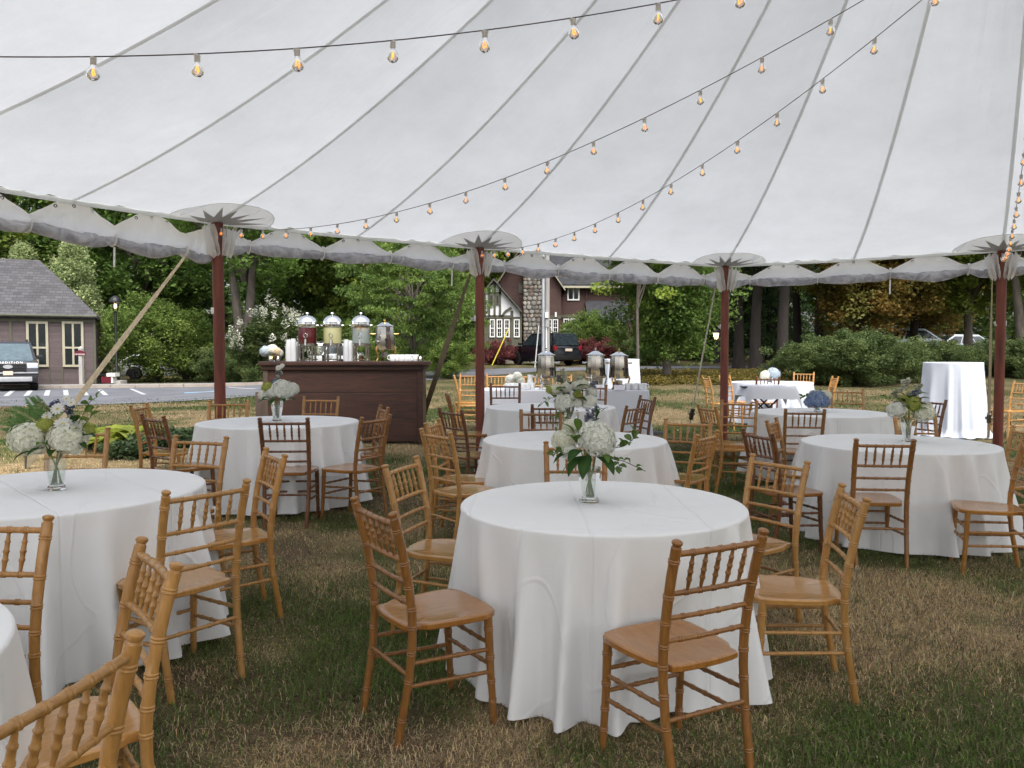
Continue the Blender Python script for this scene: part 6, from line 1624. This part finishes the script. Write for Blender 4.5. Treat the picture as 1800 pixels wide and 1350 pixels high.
spike(t, [(0, .03, .36), (.0, .03, .45)], (.30, .32, .40), .022, 8, 1); spike(t, [(.01, .03, .38), (.03, .03, .47)], (.30, .32, .40), .020, 7, 2); sprig(t, [(.02, .02, .38), (.045, .02, .44)], 'dark', .05, 3, 6)
# fern bouquet
x, y, z = xp(95, 4.05), 4.05, tz('T4')
vase(x, y, z, .195, .048, .060, 'tapered clear vase under the fern bouquet', sides=6)
t = bouquet('large bouquet with fern fronds, cream hydrangeas and white daisies at left', x, y, z); stems(t, 12, .19, .042, 2, .28)
bloom(t, 'cream', -.115, -.03, .265, .092); bloom(t, 'cream', .085, -.04, .265, .088); bloom(t, 'cream', -.20, .0, .27, .045); bloom(t, 'lime', -.035, -.03, .335, .042); bloom(t, 'white', .11, .03, .30, .06); bloom(t, 'lime', .15, .02, .31, .04)
for d, ln, s in (((-.75, .1, .62), .30, 1), ((-.95, -.1, .30), .30, 2), ((-.5, .2, .85), .30, 3), ((-1, 0, .05), .28, 4), ((-.3, .1, .9), .27, 5), ((-.85, -.3, .45), .27, 6)): fern(t, (-.05, .02, .30), d, ln, s)
daisy(t, .03, -.03, .42, .034, (.1, -.8, .5)); daisy(t, -.03, -.02, .38, .028); daisy(t, .07, -.05, .345, .044, (.2, -.6, .8)); daisy(t, .085, .0, .45, .024); daisy(t, .05, .02, .47, .022)
spike(t, [(0, .02, .36), (-.01, .02, .46)], (.13, .14, .30), .024, 9, 5); spike(t, [(.05, .02, .36), (.06, .02, .43)], (.12, .13, .28), .022, 8, 6); spike(t, [(0, .0, .36), (-.06, .0, .45)], (.38, .42, .22), .020, 8, 7)
sprig(t, [(.10, 0, .30), (.15, -.02, .38), (.20, -.03, .46), (.24, -.03, .485)], 'mid', .062, 6, 8); sprig(t, [(.12, 0, .29), (.19, -.04, .36), (.22, -.05, .40)], 'mid', .05, 6, 9)
for d, p in (((-.5, -.8, -.3), (-.02, -.05, .22)), ((.3, -.9, -.2), (.02, -.05, .21)), ((1, -.3, .1), (.14, -.02, .27)), ((.9, -.5, -.2), (.12, -.04, .24)), ((-.9, -.4, -.5), (-.10, -.03, .20)), ((.6, -.5, .6), (.09, 0, .33))): leaf(t, 'dark', *p, d, .10)
for d, p in (((0, -1, .1), (-.01, -.07, .24)), ((.8, -.6, .3), (.10, -.05, .30))): leaf(t, 'mid', *p, d, .08)
# bar table
x, y, z = xp(486, 7.7), 7.7, tz('TL')
vase(x, y, z, .20, .048, .062, 'tapered clear vase on the table before the bar', sides=8)
t = bouquet('white hydrangeas with a lime and dusty blue touch before the bar', x, y, z); stems(t, 10, .2, .04, 3, .27)
bloom(t, 'white', .065, -.02, .305, .108); bloom(t, 'white', .14, .02, .31, .07); bloom(t, 'white', -.115, -.02, .255, .058); bloom(t, 'lime', -.085, -.01, .325, .060); bloom(t, 'white', -.03, -.04, .28, .055); bloom(t, 'dusk', -.005, .02, .365, .055)
spike(t, [(0, .02, .38), (.01, .02, .44), (-.0, .02, .50)], (.40, .42, .44), .022, 9, 8); spike(t, [(.01, .02, .40), (.03, .02, .47), (.045, .02, .53)], (.68, .68, .60), .022, 6, 9); daisy(t, .02, 0, .52, .03); daisy(t, .055, .0, .54, .026)
for d, p in (((-.2, -.9, -.6), (0, -.05, .22)), ((.6, -.7, -.3), (.05, -.05, .22)), ((-.9, -.3, -.4), (-.08, -.03, .21)), ((.9, -.3, -.2), (.10, -.03, .22)), ((-.5, -.8, -.2), (-.05, -.05, .23))): leaf(t, 'dark', *p, d, .11)
# second table
x, y, z = xp(1003, 6.75), 6.75, tz('T2')
vase(x, y, z, .225, .052, .072, 'tall cut glass vase on the second table', sides=10)
t = bouquet('tall loose bouquet of white hydrangeas, lime blooms and greenery on the second table', x, y, z); stems(t, 14, .22, .048, 4, .3)
bloom(t, 'white', -.055, -.06, .30, .088); bloom(t, 'white', .155, -.02, .30, .070); bloom(t, 'cream', -.13, .0, .40, .055); bloom(t, 'white', -.03, .0, .42, .060); bloom(t, 'white', .06, .02, .43, .050); bloom(t, 'lime', .055, -.05, .36, .040); bloom(t, 'lime', -.17, .0, .40, .042); bloom(t, 'white', .18, .02, .38, .05); bloom(t, 'cream', .11, .0, .45, .045); bloom(t, 'white', .05, -.06, .29, .045)
spike(t, [(-.03, .02, .42), (-.05, .02, .50), (-.06, .02, .58)], (.66, .66, .52), .030, 9, 10); spike(t, [(.08, .02, .44), (.09, .02, .51)], (.60, .62, .50), .030, 8, 11); spike(t, [(-.05, .02, .42), (-.10, .02, .52)], (.30, .34, .34), .03, 9, 12); spike(t, [(.16, .02, .40), (.20, .02, .46)], (.32, .34, .40), .028, 8, 13)
for k in range(16): a = k*2.4; leaf(t, 'dark' if k % 2 else 'mid', .05*math.cos(a), -.03 + .03*math.sin(a), .27 + .012*k, (math.cos(a), math.sin(a)*.6 - .4, .2*math.sin(k)), .115)
sprig(t, [(-.10, -.02, .34), (-.20, -.04, .33), (-.26, -.05, .27)], 'mid', .05, 8, 12); sprig(t, [(-.08, -.04, .24), (-.13, -.07, .17), (-.13, -.08, .08)], 'mid', .045, 9, 13); sprig(t, [(-.03, -.06, .22), (-.05, -.09, .12)], 'mid', .04, 6, 14); sprig(t, [(.12, -.03, .28), (.22, -.05, .26), (.27, -.06, .22)], 'dark', .055, 7, 15); sprig(t, [(-.06, -.04, .22), (-.17, -.05, .15)], 'mid', .04, 6, 16)
# right table
x, y, z = xp(1598, 6.7), 6.7, tz('TR')
vase(x, y, z, .205, .048, .066, 'tapered clear vase on the right table', sides=8)
t = bouquet('bouquet with lime centre, white hydrangeas and tall white spikes on the right table', x, y, z); stems(t, 11, .2, .044, 5, .28)
bloom(t, 'white', -.115, -.03, .275, .075); bloom(t, 'cream', .12, -.03, .245, .085); bloom(t, 'lime', .01, -.05, .335, .058); bloom(t, 'lime', .05, -.03, .29, .050); bloom(t, 'cream', .16, .02, .29, .05); bloom(t, 'lime', -.05, .0, .36, .038)
spike(t, [(-.01, .02, .36), (-.01, .02, .45), (-.005, .02, .53)], (.66, .67, .54), .034, 11, 14); spike(t, [(.06, .02, .36), (.08, .02, .42), (.09, .02, .48)], (.64, .65, .52), .030, 9, 15); spike(t, [(-.08, .01, .34), (-.11, .01, .44)], (.55, .58, .42), .030, 9, 16); spike(t, [(.06, .01, .34), (.05, .01, .43)], (.20, .24, .34), .03, 8, 17)
for k in range(14): a = k*2.4 + .6; leaf(t, 'mid' if k % 3 else 'dark', .05*math.cos(a), -.03 + .03*math.sin(a), .24 + .011*k, (math.cos(a), math.sin(a)*.6 - .4, .25), .11)
sprig(t, [(-.08, 0, .32), (-.17, -.02, .36), (-.21, -.03, .38)], 'mid', .045, 7, 17)
# low bowls
def low(px, Y, z, label, parts, vl):
    x = xp(px, Y); vase(x, Y, z, .085, .040, .052, vl, sides=10); t = bouquet(label, x, Y, z)
    stems(t, 5, .085, .035, int(px), .10)
    for q in parts: bloom(t, *q)
    leaf(t, 'mid', -.05, -.02, .13, (-1, -.2, .5), .08); leaf(t, 'mid', .06, 0, .14, (1, -.2, .5), .08); leaf(t, 'dark', 0, -.05, .10, (.2, -1, -.1), .07)
    return t
t = low(1437, 9.2, tz('T6'), 'low blue hydrangea arrangement on the table behind the right table', [('blue', -.01, -.01, .15, .105), ('blue', .07, -.01, .12, .075), ('blue', -.08, 0, .12, .07), ('cream', .12, .05, .19, .065), ('white', -.02, .06, .21, .05)], 'short clear vase under the blue hydrangea')
sprig(t, [(-.06, 0, .16), (-.14, -.01, .19), (-.20, -.01, .17)], 'euca', .055, 6, 20)
low(1354, 15.0, tz('T7'), 'pale blue and white low flowers on the farthest table', [('pale', .06, 0, .16, .12), ('cream', -.09, 0, .13, .10)], 'short vase on the farthest table')
low(904, 11.75, Z8 + .0, 'small white flower arrangement on the coffee table', [('white', -.06, 0, .15, .07), ('white', .05, 0, .19, .07), ('white', .09, 0, .13, .06)], 'short vase behind the coffee table mugs')
low(478, 11.2, ZB, 'small pale blue and peach flowers at the left end of the bar', [('pale', -.08, 0, .14, .085), ('white', .02, -.01, .17, .075), ('peach', .08, -.02, .14, .065), ('white', .10, 0, .12, .06)], 'short vase at the left end of the bar')
